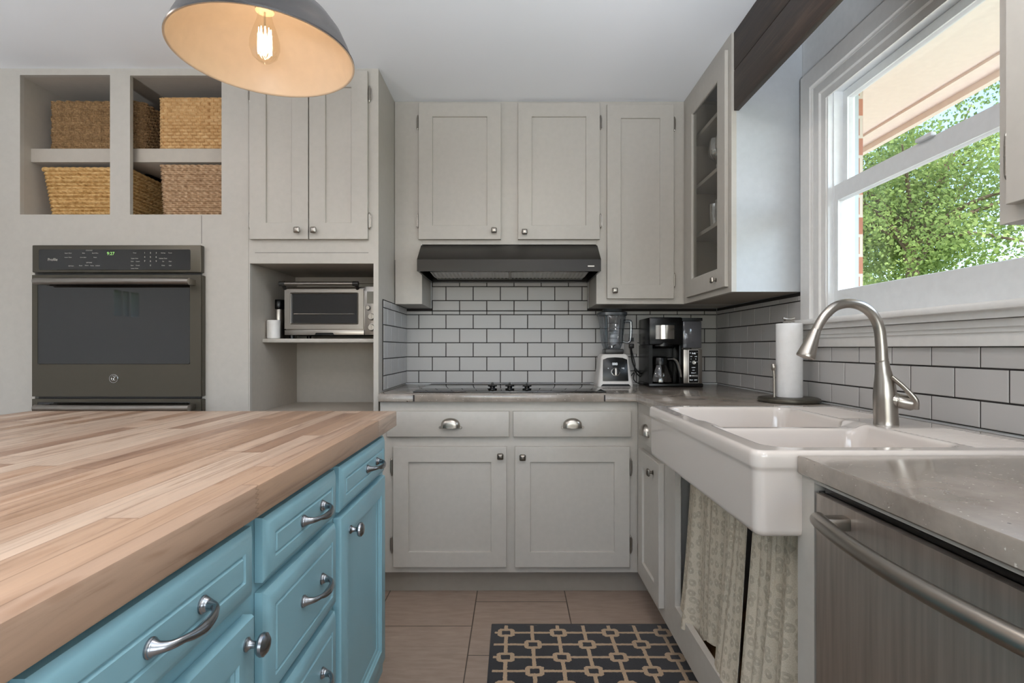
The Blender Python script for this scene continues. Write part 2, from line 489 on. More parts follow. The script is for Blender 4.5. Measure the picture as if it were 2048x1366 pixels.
    def text(s, fr, u, v, size, txt, w=0.0004, align='CENTER'):
        cu = bpy.data.curves.new('t', 'FONT'); cu.body = txt; cu.size = size; cu.align_x = align; cu.align_y = 'CENTER'
        o = bpy.data.objects.new('t', cu); COL.objects.link(o)
        dg = bpy.context.evaluated_depsgraph_get(); dg.update()
        me = bpy.data.meshes.new_from_object(o.evaluated_get(dg))
        vs = s.vs([fr(u+p.co.x, v+p.co.y, w) for p in me.vertices])
        for p in me.polygons: s.face([vs[i] for i in p.vertices])
        bpy.data.objects.remove(o); bpy.data.curves.remove(cu); bpy.data.meshes.remove(me)
        return s
ORG = {}
def props(o, label=None, cat=None, group=None, kind=None):
    for k, v in (('label', label), ('category', cat), ('group', group), ('kind', kind)):
        if v: o[k] = v
    return o
def thing(name, label, cat, loc, group=None):
    o = bpy.data.objects.new(name, None); COL.objects.link(o); o.empty_display_size = .05
    o.location = (loc[0], loc[1], loc[2]+EZ); ORG[o.name] = Vector(loc)
    return props(o, label, cat, group)
def part(name, mb, mats, parent=None, origin=None, smooth=38, label=None, recalc=True, **pr):
    bm = mb.bm
    if recalc: bmesh.ops.recalc_face_normals(bm, faces=bm.faces[:])
    if origin is None:
        xs = [v.co for v in bm.verts]
        lo = Vector([min(c[i] for c in xs) for i in range(3)]); hi = Vector([max(c[i] for c in xs) for i in range(3)])
        origin = (lo+hi)/2
        if parent is None: origin.z = lo.z
    origin = Vector(origin)
    for v in bm.verts: v.co -= origin
    for f in bm.faces: f.smooth = True
    lim = math.radians(smooth)
    for e in bm.edges:
        if len(e.link_faces) != 2 or e.calc_face_angle(9) > lim: e.smooth = False
    me = bpy.data.meshes.new(name); bm.to_mesh(me); bm.free()
    for m in (mats if isinstance(mats, (list, tuple)) else [mats]): me.materials.append(m)
    o = bpy.data.objects.new(name, me); COL.objects.link(o)
    ORG[o.name] = origin
    if parent: o.parent = parent; o.location = origin-ORG[parent.name]
    else: o.location = origin+Vector((0, 0, EZ))
    if label: o['label'] = label
    return props(o, **pr)
def copy_tree(o, loc=None, rotz=None, label=None, parent=None):
    c = o.copy(); COL.objects.link(c); ORG[c.name] = ORG[o.name] if loc is None else Vector(loc)
    if parent: c.parent = parent
    if loc is not None: c.location = (loc[0], loc[1], loc[2]+EZ)
    if rotz is not None: c.rotation_euler.z = rotz
    if label: c['label'] = label
    for ch in list(o.children): copy_tree(ch, parent=c)
    return c
def px(x, y, Y): return ((x-1028)*Y/F, Y, (696-y)*Y/F)    # a point of the facing plane at depth Y
def B(*a, **k): return MB().box(*a, **k)

# ================================================================== THE ROOM
XW, YB, XL, YR = 1.163, 3.063, -3.7, -3.0     # right wall, back wall, left wall, wall behind the camera
FL, CE = -1.12, 1.272
ST = dict(kind='structure')
part('floor', B(XL, XW, YR, YB, FL-.05, FL), floor_m, origin=(0, 0, FL), **ST)
part('ceiling', B(XL, XW+.2, YR, YB, CE, CE+.05), ceilp, **ST)
wb = part('wall_back', B(XL, XW+.1, YB, YB+.12, FL, CE), wallp, **ST)
w = MB(); w.holes(Frame((XL, 0, 0), (0, 1, 0), (0, 0, 1), (1, 0, 0)), YR, YB, FL, CE, -.1, 0, [(-.47, -.355, .30, .54), (-.335, -.255, .30, .54), (-.235, -.14, .30, .54)])
part('wall_left', w, wallp, **ST)
w = MB(); w.holes(front(YR), XL, XW+.1, FL, CE, 0, .1, [(-1.7, .5, -.40, .90)])
part('wall_rear', w, wallp, **ST)
WY0, WY1, WZ0, WZ1 = 1.05, 1.985, .098, .957   # the sink window opening
w = MB(); w.holes(rightw(XW), -YB, -YR, FL, CE, -.09, 0, [(-WY1, -WY0, WZ0, WZ1)])
wr = part('wall_right', w, wallp, **ST)
w = MB(); w.holes(rightw(XW+.09), -YB-.4, -YR+.4, FL, CE+.1, -.055, 0, [(-2.03, -1.0, WZ0-.05, WZ1+.05)])
part('window_recess', w, recessm, wr)
w = MB(); w.holes(rightw(XW+.145), -YB-.4, -YR+.4, FL, CE+.1, -.016, 0, [(-2.03, -1.0, WZ0-.05, WZ1+.05)])
part('brick_veneer', w, brick, wr, label='red brick outside')

# tiles: one glazed tile at a time, set in running bond on dark grout
def tiles(fr, u0, u1, v0, v1, uo, odd=1, v_from=-.0506, mb=None):
    mb = mb or MB(); P, H, g = .1556, .0803, .0022
    k = math.floor((v0-v_from)/H)
    while v_from+k*H < v1-.004:
        a, b = max(v0, v_from+k*H)+g, min(v1, v_from+(k+1)*H)-g
        off = uo+(P/2 if (k+odd) % 2 else 0); i = math.floor((u0-off)/P)
        while off+i*P < u1-.004:
            c, d = max(u0, off+i*P)+g, min(u1, off+(i+1)*P)-g
            if d-c > .006 and b-a > .006: mb.rings(fr, (c, d, a, b), [(0, 0), (0, .0045), (.0009, .0058), (.002, .006)], back=False)
            i += 1
        k += 1
    return mb
def grouted(name, fr, u0, u1, v0, v1, uo, odd, parent, extra=(), gv1=None):
    mb = tiles(fr, u0, u1, v0, v1, uo, odd)
    for (a, b, c, d) in extra: tiles(fr, a, b, c, d, uo, odd, mb=mb)
    mb.mi = 1; mb.fbox(fr, u0, u1, v0, gv1 or v1, 0, .0035)
    for (a, b, c, d) in extra: mb.fbox(fr, a, b, c, d, 0, .0035)
    return part(name, mb, [ceramic, grout], parent, smooth=1)
grouted('subway_tile_backsplash', front(YB), -.623, XW-.004, -.2, .212, 0, 1, wb, [(-.47, .421, .212, .375)], gv1=.226)
tr = Frame((XW, 0, 0), (0, 1, 0), (0, 0, 1), (-1, 0, 0))
mbt = tiles(tr, 2.15, YB-.007, -.2, .213, 1.951, 0)
tiles(tr, -.5, 2.15, -.2, .004, 1.951, 0, mb=mbt)
mbt.mi = 1; mbt.fbox(tr, 2.15, YB-.007, -.2, .226, 0, .0035); mbt.fbox(tr, -.5, 2.15, -.2, .004, 0, .0035)
part('subway_tile_backsplash', mbt, [ceramic, grout], wr, smooth=1)

# ---- sink window
win = thing('window_1', 'white double-hung window over the sink, trees outside', 'window', (XW, 1.5, WZ0)); win['kind'] = 'structure'
fr = rightw(XW)
mb = MB(); mb.rings(fr, (-2.134, -.968, -.02, 1.073), [(0, 0), (0, .019), (.003, .022), (.066, .022), (.070, .017), (.077, .015), (.077, 0)], cap=False, closed=True)
mb.rings(fr, (-2.06, -1.042, -.02, 1.002), [(0, 0), (0, .012), (.004, .013), (.040, .013), (.044, .006), (.072, .005), (.072, 0)], cap=False, closed=True)
bmesh.ops.bisect_plane(mb.bm, geom=mb.bm.verts[:]+mb.bm.edges[:]+mb.bm.faces[:], plane_co=(0, 0, .092), plane_no=(0, 0, 1), clear_inner=True)
part('casing', mb, trimp, win)
mb = MB(); mb.box(1.092, 1.19, .975, 2.125, .088, .108, .006); mb.box(1.112, 1.15, .975, 2.11, .070, .0885, .008)
part('window_stool', mb, trimp, win)
mb = MB(); mb.box(1.143, 1.163, .975, 2.115, .004, .078, .003); mb.box(1.130, 1.15, .975, 2.115, .050, .068, .007); mb.box(1.137, 1.15, .975, 2.115, .038, .052, .004)
part('apron_moulding', mb, trimp, win)
mb = MB(); mb.rings(fr, (-WY1, -WY0, WZ0, WZ1), [(0, -.0), (0, -.09), (.018, -.09), (.018, -.055), (.010, -.055), (.010, -.018), (.004, -.018), (.004, 0)], cap=False, closed=True)
part('window_frame', mb, vinyl, win)
def sash(X, y0, y1, z0, z1, sd, bt, tp, name):
    f = rightw(X); mb = MB()
    mb.holes(f, -y1, -y0, z0, z1, -.028, 0, [(-y1+sd, -y0-sd, z0+bt, z1-tp)])
    mb.rings(f, (-y1+sd-.006, -y0-sd+.006, z0+bt-.006, z1-tp+.006), [(0, -.020), (0, -.006), (.006, -.006), (.010, -.016), (.010, -.02)], cap=False, closed=True)
    o = part(name, mb, vinyl, win)
    g = MB(); g.fbox(f, -y1+sd-.003, -y0-sd+.003, z0+bt-.003, z1-tp+.003, -.017, -.014)
    part('pane', g, pane, o)
    return o
sash(1.182, 1.055, 1.982, .102, .598, .030, .108, .058, 'sash')
sash(1.214, 1.055, 1.975, .560, .945, .026, .04, .030, 'sash')
mb = MB(); mb.box(1.168, 1.184, 1.50, 1.56, .596, .608, .003); part('sash_lock', mb, vinyl, win)

w2 = thing('window_2', 'window of the wall behind the camera', 'window', (-.6, YR, -.4)); w2['kind'] = 'structure'
mb = MB(); mb.rings(Frame((0, YR, 0), (1, 0, 0), (0, 0, 1), (0, 1, 0)), (-1.78, .58, -.48, .98), [(0, 0), (0, .02), (.08, .02), (.08, 0)], cap=False, closed=True)
for x in (-.98, -.25): mb.box(x-.03, x+.03, YR-.06, YR+.01, -.4, .9)
part('window_frame', mb, trimp, w2)

# ================================================================== SMALL FITTINGS
def knob_sq(parent, p, nrm, s=.028, mat=pewter):
    """square pillow-topped knob"""
    n = Vector(nrm); up = Vector((0, 0, 1)); sd = n.cross(up); f = Frame(p, sd, up, n); mb = MB()
    mb.lathe(p, [(.009, 0), (.009, .002), (.0055, .004), (.0055, .014), (.008, .016)], 14, n)
    h = s/2
    mb.rings(f, (-h, h, -h, h), [(.003, .0145), (0, .017), (0, .020), (.002, .0235), (.007, .0262), (.011, .0268)], rad=.006)
    return part('knob', mb, mat, parent)
def cup_pull(parent, c, fr, W=.098, H=.042, D=.024):
    mb = MB(); f = Frame(fr(c[0], c[1], c[2]), fr.u, fr.v, fr.w)
    def fn(i, j):
        a = math.pi*i; b = (math.pi/2)*j
        return f(-math.cos(a)*W/2*.86*(math.sin(b)*.0+1)*(.35+.65*math.sin(b)) if 0 else -math.cos(a)*W/2*.86*math.sin(b)**.6, H*(math.sin(a)**.62)*math.sin(b)**.6-.008, D*(1-math.sin(b)**3)**.5 if math.sin(a) >= 0 else 0)
    mb.grid(fn, 24, 10)
    mb.rings(f, (-W/2, W/2, -.010, -.005), [(0, 0), (0, .003), (.001, .0035)], rad=.002)
    mb.tube([f(W*.43*math.cos(a), -.008+.0*a, D*max(0, math.sin(a))) for a in [math.pi*k/14 for k in range(15)]], .0016, 8)
    for s in (-1, 1): mb.cyl(f(s*W*.46, -.0075, 0), .0065, .004, fr.w, 14, .001)
    bmesh.ops.solidify(mb.bm, geom=[], thickness=0)
    return part('cup_pull', mb, nickel, parent, recalc=False)
def hinge(parent, f, u, v, w, h=.062):
    mb = MB(); mb.tube([f(u, v-h/2, w), f(u, v+h/2, w)], .0042, 10)
    for s in (-1, 1): mb.lathe(f(u, v+s*h/2, w), [(.0042, 0), (.003, .004*s), (.001, .008*s)], 10, f.v)
    for a in (-.25, 0, .25): mb.tube([f(u, v+a*h-.001, w), f(u, v+a*h+.001, w)], .0050, 10)
    mb.fbox(f, u-.008, u+.008, v-h*.42, v+h*.42, w-.004, w-.001)
    return part('hinge', mb, nickel, parent)
def shaker(name, parent, f, rect, st=.062, t=.020, rec=.009, w0=.001, mat=None, stt=None):
    mb = MB(); e = .0012
    mb.rings(f, rect, [(0, w0), (0, w0+t-e), (e, w0+t), (st-e, w0+t), (st, w0+t-e), (st+.0008, w0+t-rec)])
    return part(name, mb, mat or paint, parent)
def slab(name, parent, f, rect, t=.020, w0=.001, mat=None, b=.003):
    mb = MB(); mb.rings(f, rect, [(0, w0), (0, w0+t-b), (b*.3, w0+t-b*.3), (b, w0+t)])
    return part(name, mb, mat or paint, parent)

# ================================================================== OVEN CABINET (cubbies over a double wall oven)
Y1 = 2.435; K1 = F/Y1
def X1(x): return (x-1028)/K1
def Z1(y): return (696-y)/K1
f1 = front(Y1); YI = 3.045
XO0, XO1 = -2.62, X1(497)
c = thing('oven_cabinet', 'tall greige cabinet with open basket cubbies above a built-in double oven', 'cabinet', ((XO0+XO1)/2, 2.75, FL))
cub = [(X1(40), X1(220), Z1(429), Z1(150)), (X1(260), X1(443), Z1(429), Z1(151))]
ov = (X1(70), X1(399), -1.0, Z1(494))
mb = MB(); mb.holes(f1, XO0, XO1, -1.02, CE, -.02, 0, cub+[ov]); part('face_frame', mb, paint, c)
xl, xr = cub[0][0], cub[1][1]
mb = MB(); mb.box(XO0, XO0+.02, Y1+.02, YI, FL, CE); part('side_panel', mb, paint, c)
mb = MB(); mb.box(XO1-.02, XO1, Y1+.02, YI, FL, CE); part('side_panel', mb, paint, c)
mb = MB()
mb.box(xl-.02, xl, Y1+.02, YI, Z1(429)-.02, Z1(150)+.02); mb.box(xr, xr+.02, Y1+.02, YI, Z1(429)-.02, Z1(150)+.02)
mb.box(xl, xr, Y1+.02, YI, Z1(429)-.02, Z1(429)); mb.box(xl, xr, Y1+.02, YI, Z1(150), Z1(150)+.02); mb.box(xl, xr, 3.02, YI, Z1(429), Z1(150))
part('cubby_box', mb, niche, c)
part('shelf', B(xl, xr, 2.49, 3.02, .865, .928, .001), niche, c)
mb = MB(); mb.fbox(f1, X1(403), X1(403.6), Z1(487), Z1(431), 0, .0006); part('board_seam', mb, grout, c)
part('toe_kick', B(XO0, XO1, Y1+.06, Y1+.08, FL, -1.02), dark_in, c)

# ---- baskets
def basket(name, label, x0, x1, y0, y1, z0, z1, taper, fn, mat, amp=.005, res=.0026, rim=None, group='woven baskets in the cubbies', inner=None):
    t = thing(name, label, 'basket', ((x0+x1)/2, (y0+y1)/2, z0), group)
    h = z1-z0; mb = MB(); W, D = x1-x0, y1-y0
    per = 2*(W+D); nu = int(per/res); nv = int(h/res)
    cx, cy = (x0+x1)/2, (y0+y1)/2; r = .02
    def base(d, q):
        d = d % per; k = 1-taper*(1-q)
        hw, hd = W/2*k, D/2*k
        if d < W: p = Vector((-hw+2*hw*d/W, -hd)); n = Vector((0, -1)); e = min(d, W-d)
        elif d < W+D: d -= W; p = Vector((hw, -hd+2*hd*d/D)); n = Vector((1, 0)); e = min(d, D-d)
        elif d < 2*W+D: d -= W+D; p = Vector((hw-2*hw*d/W, hd)); n = Vector((0, 1)); e = min(d, W-d)
        else: d -= 2*W+D; p = Vector((-hw, hd-2*hd*d/D)); n = Vector((-1, 0)); e = min(d, D-d)
        return p, n, e
    def f(i, j):
        d = i*per; p, n, e = base(d, j)
        o = amp*fn(d, j*h)
        if e < r: o -= (r-e)**2/r*.6
        return (cx+p.x+n.x*o, cy+p.y+n.y*o, z0+j*h)
    mb.grid(f, nu, nv, cu=True)
    part('woven_wall', mb, mat, t, smooth=80)
    mb = MB()
    def g(i, j):
        p, n, e = base(i*per, 1-j)
        return (cx+p.x*.95, cy+p.y*.95, z0+h*(1-j)*.995+.001)
    mb.grid(g, 60, 2, cu=True); mb.box(x0+W*.5*taper+.01, x1-W*.5*taper-.01, y0+D*.5*taper+.01, y1-D*.5*taper-.01, z0+.001, z0+.005)
    part('basket_lining', mb, mat, t, recalc=False)
    if rim:
        pts = []
        for k in range(240):
            p, n, e = base(per*k/240, 1); pts.append((cx+p.x, cy+p.y, z1-.002+.0015*math.sin(k*1.3)))
        mb = MB(); mb.tube(pts, rim, 8, closed=True, flat=.55); part('rim', mb, mat, t)
    return t
def herring(d, z):
    a, b = d/.022, z/.011
    k = math.floor(b); s = (a*2+k) % 4
    if s < 2.2: return (.5+.5*math.sin(math.pi*(b % 1)))*(.65+.35*math.cos((s-1.1)*1.3))+.15*math.sin(d*2400+k)
    return .55*abs(math.sin(math.pi*((a*2) % 1)))+.12*math.sin(z*2600)
def brickweave(d, z):
    a, b = d/.036, z/.0155
    k = math.floor(b); s = (a+.5*(k % 2)) % 1
    e = min(s, 1-s)
    if e < .07: return .75+.25*math.sin(math.pi*(b % 1))
    return min(1, max(0, e-.05)/.13)*min(1, min(b % 1, 1-b % 1)/.2)
def braid(d, z):
    b = z/.0165; q = b % 1; k = math.floor(b)
    s = (d/.026+(q-.5)*(.9 if k % 2 else -.9)) % 1
    return math.sin(math.pi*q)**.7*(.45+.55*math.sin(math.pi*s)**.6)
def ropes(d, z):
    b = z/.0095; q = b % 1; k = math.floor(b)
    s = (d/.030+.5*(k % 2)) % 1
    return math.sin(math.pi*q)**.8*(.35+.65*math.sin(math.pi*s))
sea = m_basket('seagrass_dark', (112, 86, 58), (152, 120, 82), (186, 152, 110), 160, (.011, .011))
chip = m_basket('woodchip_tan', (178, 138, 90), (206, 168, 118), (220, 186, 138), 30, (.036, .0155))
hya = m_basket('water_hyacinth', (160, 120, 66), (206, 168, 112), (226, 192, 138), 60)
rope = m_basket('pale_rope', (150, 120, 92), (188, 158, 126), (210, 184, 154), 50)
GB = 'woven baskets in the cubbies'
basket('basket', 'dark seagrass basket in herringbone weave, upper left of the cubbies', -2.195, -1.765, 2.54, 2.94, .929, 1.168, .0, herring, sea, .016, group=GB)
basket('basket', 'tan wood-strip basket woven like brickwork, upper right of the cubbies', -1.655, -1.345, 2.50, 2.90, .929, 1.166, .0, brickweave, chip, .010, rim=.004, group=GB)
b3 = basket('basket', 'golden braided basket with wide flat rim, lower left of the cubbies', -2.2, -1.80, 2.50, 2.92, Z1(429)+.001, .836, .12, braid, hya, .014, rim=.011, group=GB)
mb = MB(); mb.tube([(-1.83, 2.62, .82), (-1.825, 2.66, .855), (-1.82, 2.74, .860), (-1.82, 2.82, .845), (-1.825, 2.86, .82)], .011, 10, sub=4)
part('handle', mb, blackplastic, b3, label='black handle')
basket('basket', 'pale grey-brown rope basket with wavy weave, lower right of the cubbies', -1.652, -1.345, 2.50, 2.90, Z1(429)+.001, .853, .05, ropes, rope, .013, rim=.006, group=GB)

# ---- double wall oven
YF = 2.405; KF = F/YF
def XF(x): return (x-1028)/KF
def ZF(y): return (696-y)/KF
fo = front(YF); x0, x1 = XF(64), XF(402)
o = thing('double_wall_oven', 'slate double wall oven with black glass and steel bar handles', 'oven', ((x0+x1)/2, 2.6, -.98))
part('oven_body', B(x0+.012, x1-.012, YF+.02, 2.95, -.98, ZF(490)-.006), darkplastic, o)
mb = MB(); mb.box(x0, x1, YF, YF+.028, ZF(545), ZF(490), .004); cp = part('control_panel', mb, slate, o)
mb = MB(); mb.rings(fo, (XF(78), XF(381), ZF(540), ZF(499)), [(0, -.002), (0, .001), (.001, .0015)], rad=.006); part('display_glass', mb, blackglass, cp, smooth=1)
mb = MB(); mb.text(fo, XF(222), ZF(507.5), .020, '9:27', .002); part('clock_digits', mb, green_ink, cp, recalc=False)
mb = MB()
def T(x, y, s, t): mb.text(fo, XF(x), ZF(y), s, t, .002)
T(106, 519.5, .017, 'Profile')
for (x, y, t) in ((137, 506.5, 'Upper Oven'), (137, 515, 'Lower Oven'), (168, 506.5, 'Bake'), (167, 515, 'Conv Bake'), (191, 506.5, 'Broil Hi/Lo'), (191, 515, 'Roast'), (179, 501, 'COOKING'),
                  (179, 525.5, 'OPTIONS'), (143, 532, 'Self Clean'), (162, 531.5, 'Proof'), (174, 531, 'Warm'), (185, 531.5, 'Probe'), (196, 531.5, 'Sabbath'),
                  (270, 506, 'Timer'), (270, 517, 'Upper Oven'), (265, 523, 'Start'), (276, 523, 'Cancel'), (265, 531, 'Start'), (276, 531, 'Cancel'), (270, 537, 'Lower Oven'),
                  (327, 506, 'Settings'), (341, 506, 'Power'), (327, 517, 'Kitchen Timer'), (327, 523, 'Set'), (341, 523, 'Clear'), (327, 531, 'Delay'), (341, 531, 'Light')): T(x, y, .0062, t)
for i, ch in enumerate('123456789'): T(290+(i % 3)*11.5, 506+(i//3)*8.3, .0095, ch)
T(301.5, 531, .0095, '0')
part('panel_lettering', mb, grey_ink, cp, recalc=False)
def oven_door(zt, zb, logo):
    d = MB(); d.holes(fo, x0, x1, zb, zt, -.028, .0, [(XF(75), XF(380), zb+(.145 if logo else .1), zt-.014)])
    d.fbox(fo, x1, x1+.004, zb+.002, zt-.002, -.028, -.006)
    dr = part('oven_door', d, slate, o)
    g = MB(); g.rings(fo, (XF(75), XF(380), zb+(.145 if logo else .1), zt-.014), [(0, -.012), (0, -.001), (.002, .0)], rad=.008)
    part('door_glass', g, blackglass, dr, smooth=1)
    h = MB(); zh = zt-.035; n = 24
    pts = [(x0+.059+(x1-x0-.080)*k/n, YF-.052-.010*math.sin(math.pi*k/n), zh) for k in range(n+1)]
    h.tube(pts, .0155, 16)
    for xx in (x0+.072, x1-.034): h.box(xx-.010, xx+.010, YF-.045, YF, zh-.012, zh+.012, .003)
    part('handle', h, steel, dr)
    return dr
d1 = oven_door(ZF(550), ZF(793), True)
mb = MB(); lc = (XF(228.5), YF, ZF(757))
mb.lathe(lc, [(.0205, 0), (.0205, .003), (.019, .005), (.0180, .005), (.0172, .0030)], 32, (0, -1, 0)); bd = part('emblem', mb, chrome, d1)
mb = MB(); mb.lathe((lc[0], YF-.0031, lc[2]), [(.0170, 0), (.0168, .0006)], 32, (0, -1, 0)); part('emblem_field', mb, slate, bd)
mb = MB(); s = .0085; q = []
fl = Frame((lc[0], YF-.0045, lc[2]), (1, 0, 0), (0, 0, 1), (0, -1, 0))
mb.tube([fl(a*s, b*s, 0) for a, b in ((.1, 1.1), (-.4, 1.4), (-1.0, .8), (-1.0, -.3), (-.5, -1.0), (.0, -.6), (-.1, .2), (-.5, .1))], .0010, 8, sub=5)
mb.tube([fl(a*s, b*s, 0) for a, b in ((1.2, 1.0), (.7, 1.3), (.3, .9), (.7, .3), (.2, -.2), (.3, -.9), (.9, -1.0), (1.3, -.5))], .0010, 8, sub=5)
part('monogram', mb, chrome, bd)
oven_door(ZF(798), -.97, False)

# ================================================================== PANTRY CABINET with the appliance niche
XP0, XP1 = XO1+.001, -.617
c = thing('pantry_cabinet', 'tall greige cabinet with two narrow doors above an open appliance niche', 'cabinet', ((XP0+XP1)/2, 2.75, FL))
nz0, nz1 = -.300, Z1(527)
mb = MB(); mb.holes(f1, XP0, XP1, -1.02, CE, -.02, 0, [(X1(500), X1(747), nz0, nz1), (X1(515), X1(730), Z1(470), Z1(165))]); part('face_frame', mb, paint, c)
nx0, nx1 = X1(500), -.638
part('side_panel', B(XP0, XP0+.004, Y1+.02, YI, FL, CE), paint, c)
part('side_panel', B(XP1-.02, XP1, Y1+.02, YI, FL, CE), paint, c)
mb = MB(); mb.box(nx0-.006, nx0, Y1+.02, 2.96, nz0, nz1+.02); mb.box(nx1, nx1+.0008, Y1+.02, 2.96, nz0, nz1+.02)
mb.box(nx0-.006, nx1+.0008, 2.96, 2.975, nz0, nz1+.02); mb.box(nx0-.006, nx1+.0008, Y1+.02, 2.975, nz0-.02, nz0)
mb.box(nx0-.006, nx1+.0008, Y1+.02, 2.975, nz1+.004, nz1+.024); mb.box(nx0, nx1, 2.94, 2.96, nz1-.03, nz1+.004)
part('niche_box', mb, niche, c)
part('shelf', B(nx0, nx1, 2.552, 2.96, .026, .045, .004), paint, c)
part('toe_kick', B(XP0, XP1, Y1+.06, Y1+.08, FL, -1.02), dark_in, c)
f = f1
for (a, b, kx, hx, sgn) in ((503.5, 619.5, 600, 502, -1), (621.5, 737.5, 632.5, 740, 1)):
    d = shaker('door', c, f, (X1(a), X1(b), Z1(480), Z1(146)), st=.0735)
    knob_sq(d, f(X1(kx), Z1(463.5), .021), (0, -1, 0), mat=nickel)
    for hy in (190, 443): hinge(d, f, X1(hx), Z1(hy), .012)
mb = MB(); mb.fbox(f, X1(510), X1(737), Z1(505.6), Z1(505), 0, .0006); part('board_seam', mb, grout, c)

# ---- things in the niche
Yt = 2.60
def XT(x): return (x-1028)*Yt/F
def ZT(y): return (696-y)*Yt/F
t = thing('toaster_oven', 'brushed steel toaster oven on the niche shelf', 'toaster oven', (XT(665), 2.75, .045))
ft = front(Yt); xa, xb = XT(569), -.648
part('body', B(xa, xb, Yt+.012, 2.90, ZT(670), ZT(573), .008), steel, t)
mb = MB(); mb.holes(ft, XT(569), XT(727), ZT(658), ZT(578), -.012, 0, [(XT(582), XT(715), ZT(647), ZT(587))])
mb.rings(ft, (XT(580), XT(717), ZT(649), ZT(585)), [(0, 0), (0, .002), (.003, .004), (.006, .002), (.006, -.01)], cap=False, closed=True, rad=.008)
dd = part('oven_door', mb, steel, t)
mb = MB(); mb.fbox(ft, XT(582), XT(715), ZT(647), ZT(587), -.011, -.006); part('door_glass', mb, blackglass, dd)
mb = MB(); mb.tube([ft(XT(587), ZT(628), .0005-.005), ft(XT(708), ZT(628), -.0045)], .0022, 8); part('rack_bar', mb, steel, dd)
mb = MB(); mb.tube([ft(XT(574), ZT(569), .035), ft(XT(711), ZT(569), .035)], .0095, 14); h = part('handle', mb, steel, dd)
for a in (570, 715):
    mb = MB(); mb.tube([ft(XT(a-5), ZT(569), .035), ft(XT(a+6), ZT(569), .035)], .0115, 14); mb.tube([ft(XT(a), ZT(569), .03), ft(XT(a), ZT(577), .0)], .009, 10)
    part('handle_end', mb, darkplastic, dd)
mb = MB(); mb.fbox(ft, XT(569), XT(728), ZT(670), ZT(660), -.012, 0, .002); tray = part('crumb_tray', mb, steel, t)
mb = MB(); mb.prism(ft, [(XT(629), ZT(670.5)), (XT(632), ZT(665.5)), (XT(666), ZT(665.5)), (XT(669), ZT(670.5))], 0, .001); part('tray_grip', mb, blackplastic, tray)
mb = MB(); mb.fbox(ft, XT(729), xb, ZT(670), ZT(573), -.012, 0, .002); cpn = part('control_panel', mb, steel, t)
mb = MB(); mb.fbox(ft, XT(734), xb-.002, ZT(607), ZT(583), -.001, .001); part('display', mb, plain('lcd_grey', (120, 116, 104), .3), cpn)
for (kx, ky, r) in ((737, 616, .010), (743.5, 633.5, .0155), (743.5, 655, .0155)):
    mb = MB(); mb.lathe(ft(XT(kx), ZT(ky), 0), [(r*1.25, 0), (r*1.25, .001), (r, .002), (r, .014), (r*.9, .016)], 24, (0, -1, 0)); mb.fbox(ft, XT(kx)-.0015, XT(kx)+.0015, ZT(ky)-r*.9, ZT(ky)+r*.9, .015, .019)
    part('knob', mb, steel, cpn)
for (a, b) in ((xa+.02, Yt+.04), (xb-.03, Yt+.04), (xa+.02, 2.86), (xb-.03, 2.86)):
    mb = MB(); mb.cyl((a, b, .045), .012, .0195); part('foot', mb, blackplastic, t)
mb = MB(); cx, cz = (556-1028)*2.68/F, .045
mb.lathe((cx-.012, 2.72, cz), [(.030, 0), (.032, .004), (.032, .145), (.031, .150)], 28); fl_ = part('flask', mb, steel)
props(fl_, 'slim steel flask with black lid beside the toaster oven', 'flask')
mb = MB(); mb.lathe((cx-.012, 2.72, cz+.151), [(.031, 0), (.033, .003), (.033, .042), (.029, .048)], 28); part('lid', mb, blackplastic, fl_)
cp_ = (547-1028)*2.60/F
mb = MB(); mb.lathe((cp_, 2.60, .045), [(.027, 0), (.030, .003), (.031, .085), (.028, .090), (.010, .0915)], 32)
props(part('canister', mb, whiteplastic), 'small plain white canister at the left end of the niche shelf', 'canister')

# ================================================================== WALL CABINETS OF THE BACK WALL
Y2 = 2.76; K2 = F/Y2; f2 = front(Y2); YT = 3.052
def X2(x): return (x-1028)/K2
def Z2(y): return (696-y)/K2
UB = .227; HB = .534
c = thing('wall_cabinet_filler', 'narrow doorless end of the greige wall cabinets, left of the range hood', 'cabinet', (-.545, 2.9, UB))
part('filler_box', B(-.615, -.4745, Y2, YT, UB, CE-.001), paint, c)
mb = MB(); mb.fbox(f2, -.6145, -.6125, UB, Z2(520), 0, .0006); part('board_seam', mb, grout, c)
c = thing('wall_cabinet', 'greige wall cabinet with two square doors above the range hood', 'cabinet', (-.02, 2.9, HB), 'wall cabinets of the back wall')
mb = MB(); mb.box(-.474, .4245, Y2, YT, HB, CE-.001); part('cabinet_box', mb, paint, c)
for (a, b, kx, ky, hx) in ((838.5, 1002, 988.5, 463.5, 836.5), (1036, 1198.5, 1049, 466.5, 1200.5)):
    d = shaker('door', c, f2, (X2(a), X2(b), Z2(480), Z2(209)), st=.071)
    knob_sq(d, f2(X2(kx), Z2(ky), .021), (0, -1, 0), mat=nickel)
    for hy in (247, 443): hinge(d, f2, X2(hx), Z2(hy), .012)
c = thing('wall_cabinet', 'tall narrow greige wall cabinet with one door, right of the range hood', 'cabinet', (.65, 2.9, UB), 'wall cabinets of the back wall')
mb = MB(); mb.box(.425, .8765, Y2, YT, UB, CE-.001); part('cabinet_box', mb, paint, c)
mb = MB(); mb.box(.877, XW-.008, Y2, YT, UB, CE-.001); part('corner_box', mb, paint, c)
d = shaker('door', c, f2, (X2(1213), X2(1345.5), Z2(598), Z2(212)), st=.071)
knob_sq(d, f2(X2(1227.5), Z2(582.5), .021), (0, -1, 0), mat=nickel)
for hy in (250, 561): hinge(d, f2, X2(1347.5), Z2(hy), .012)

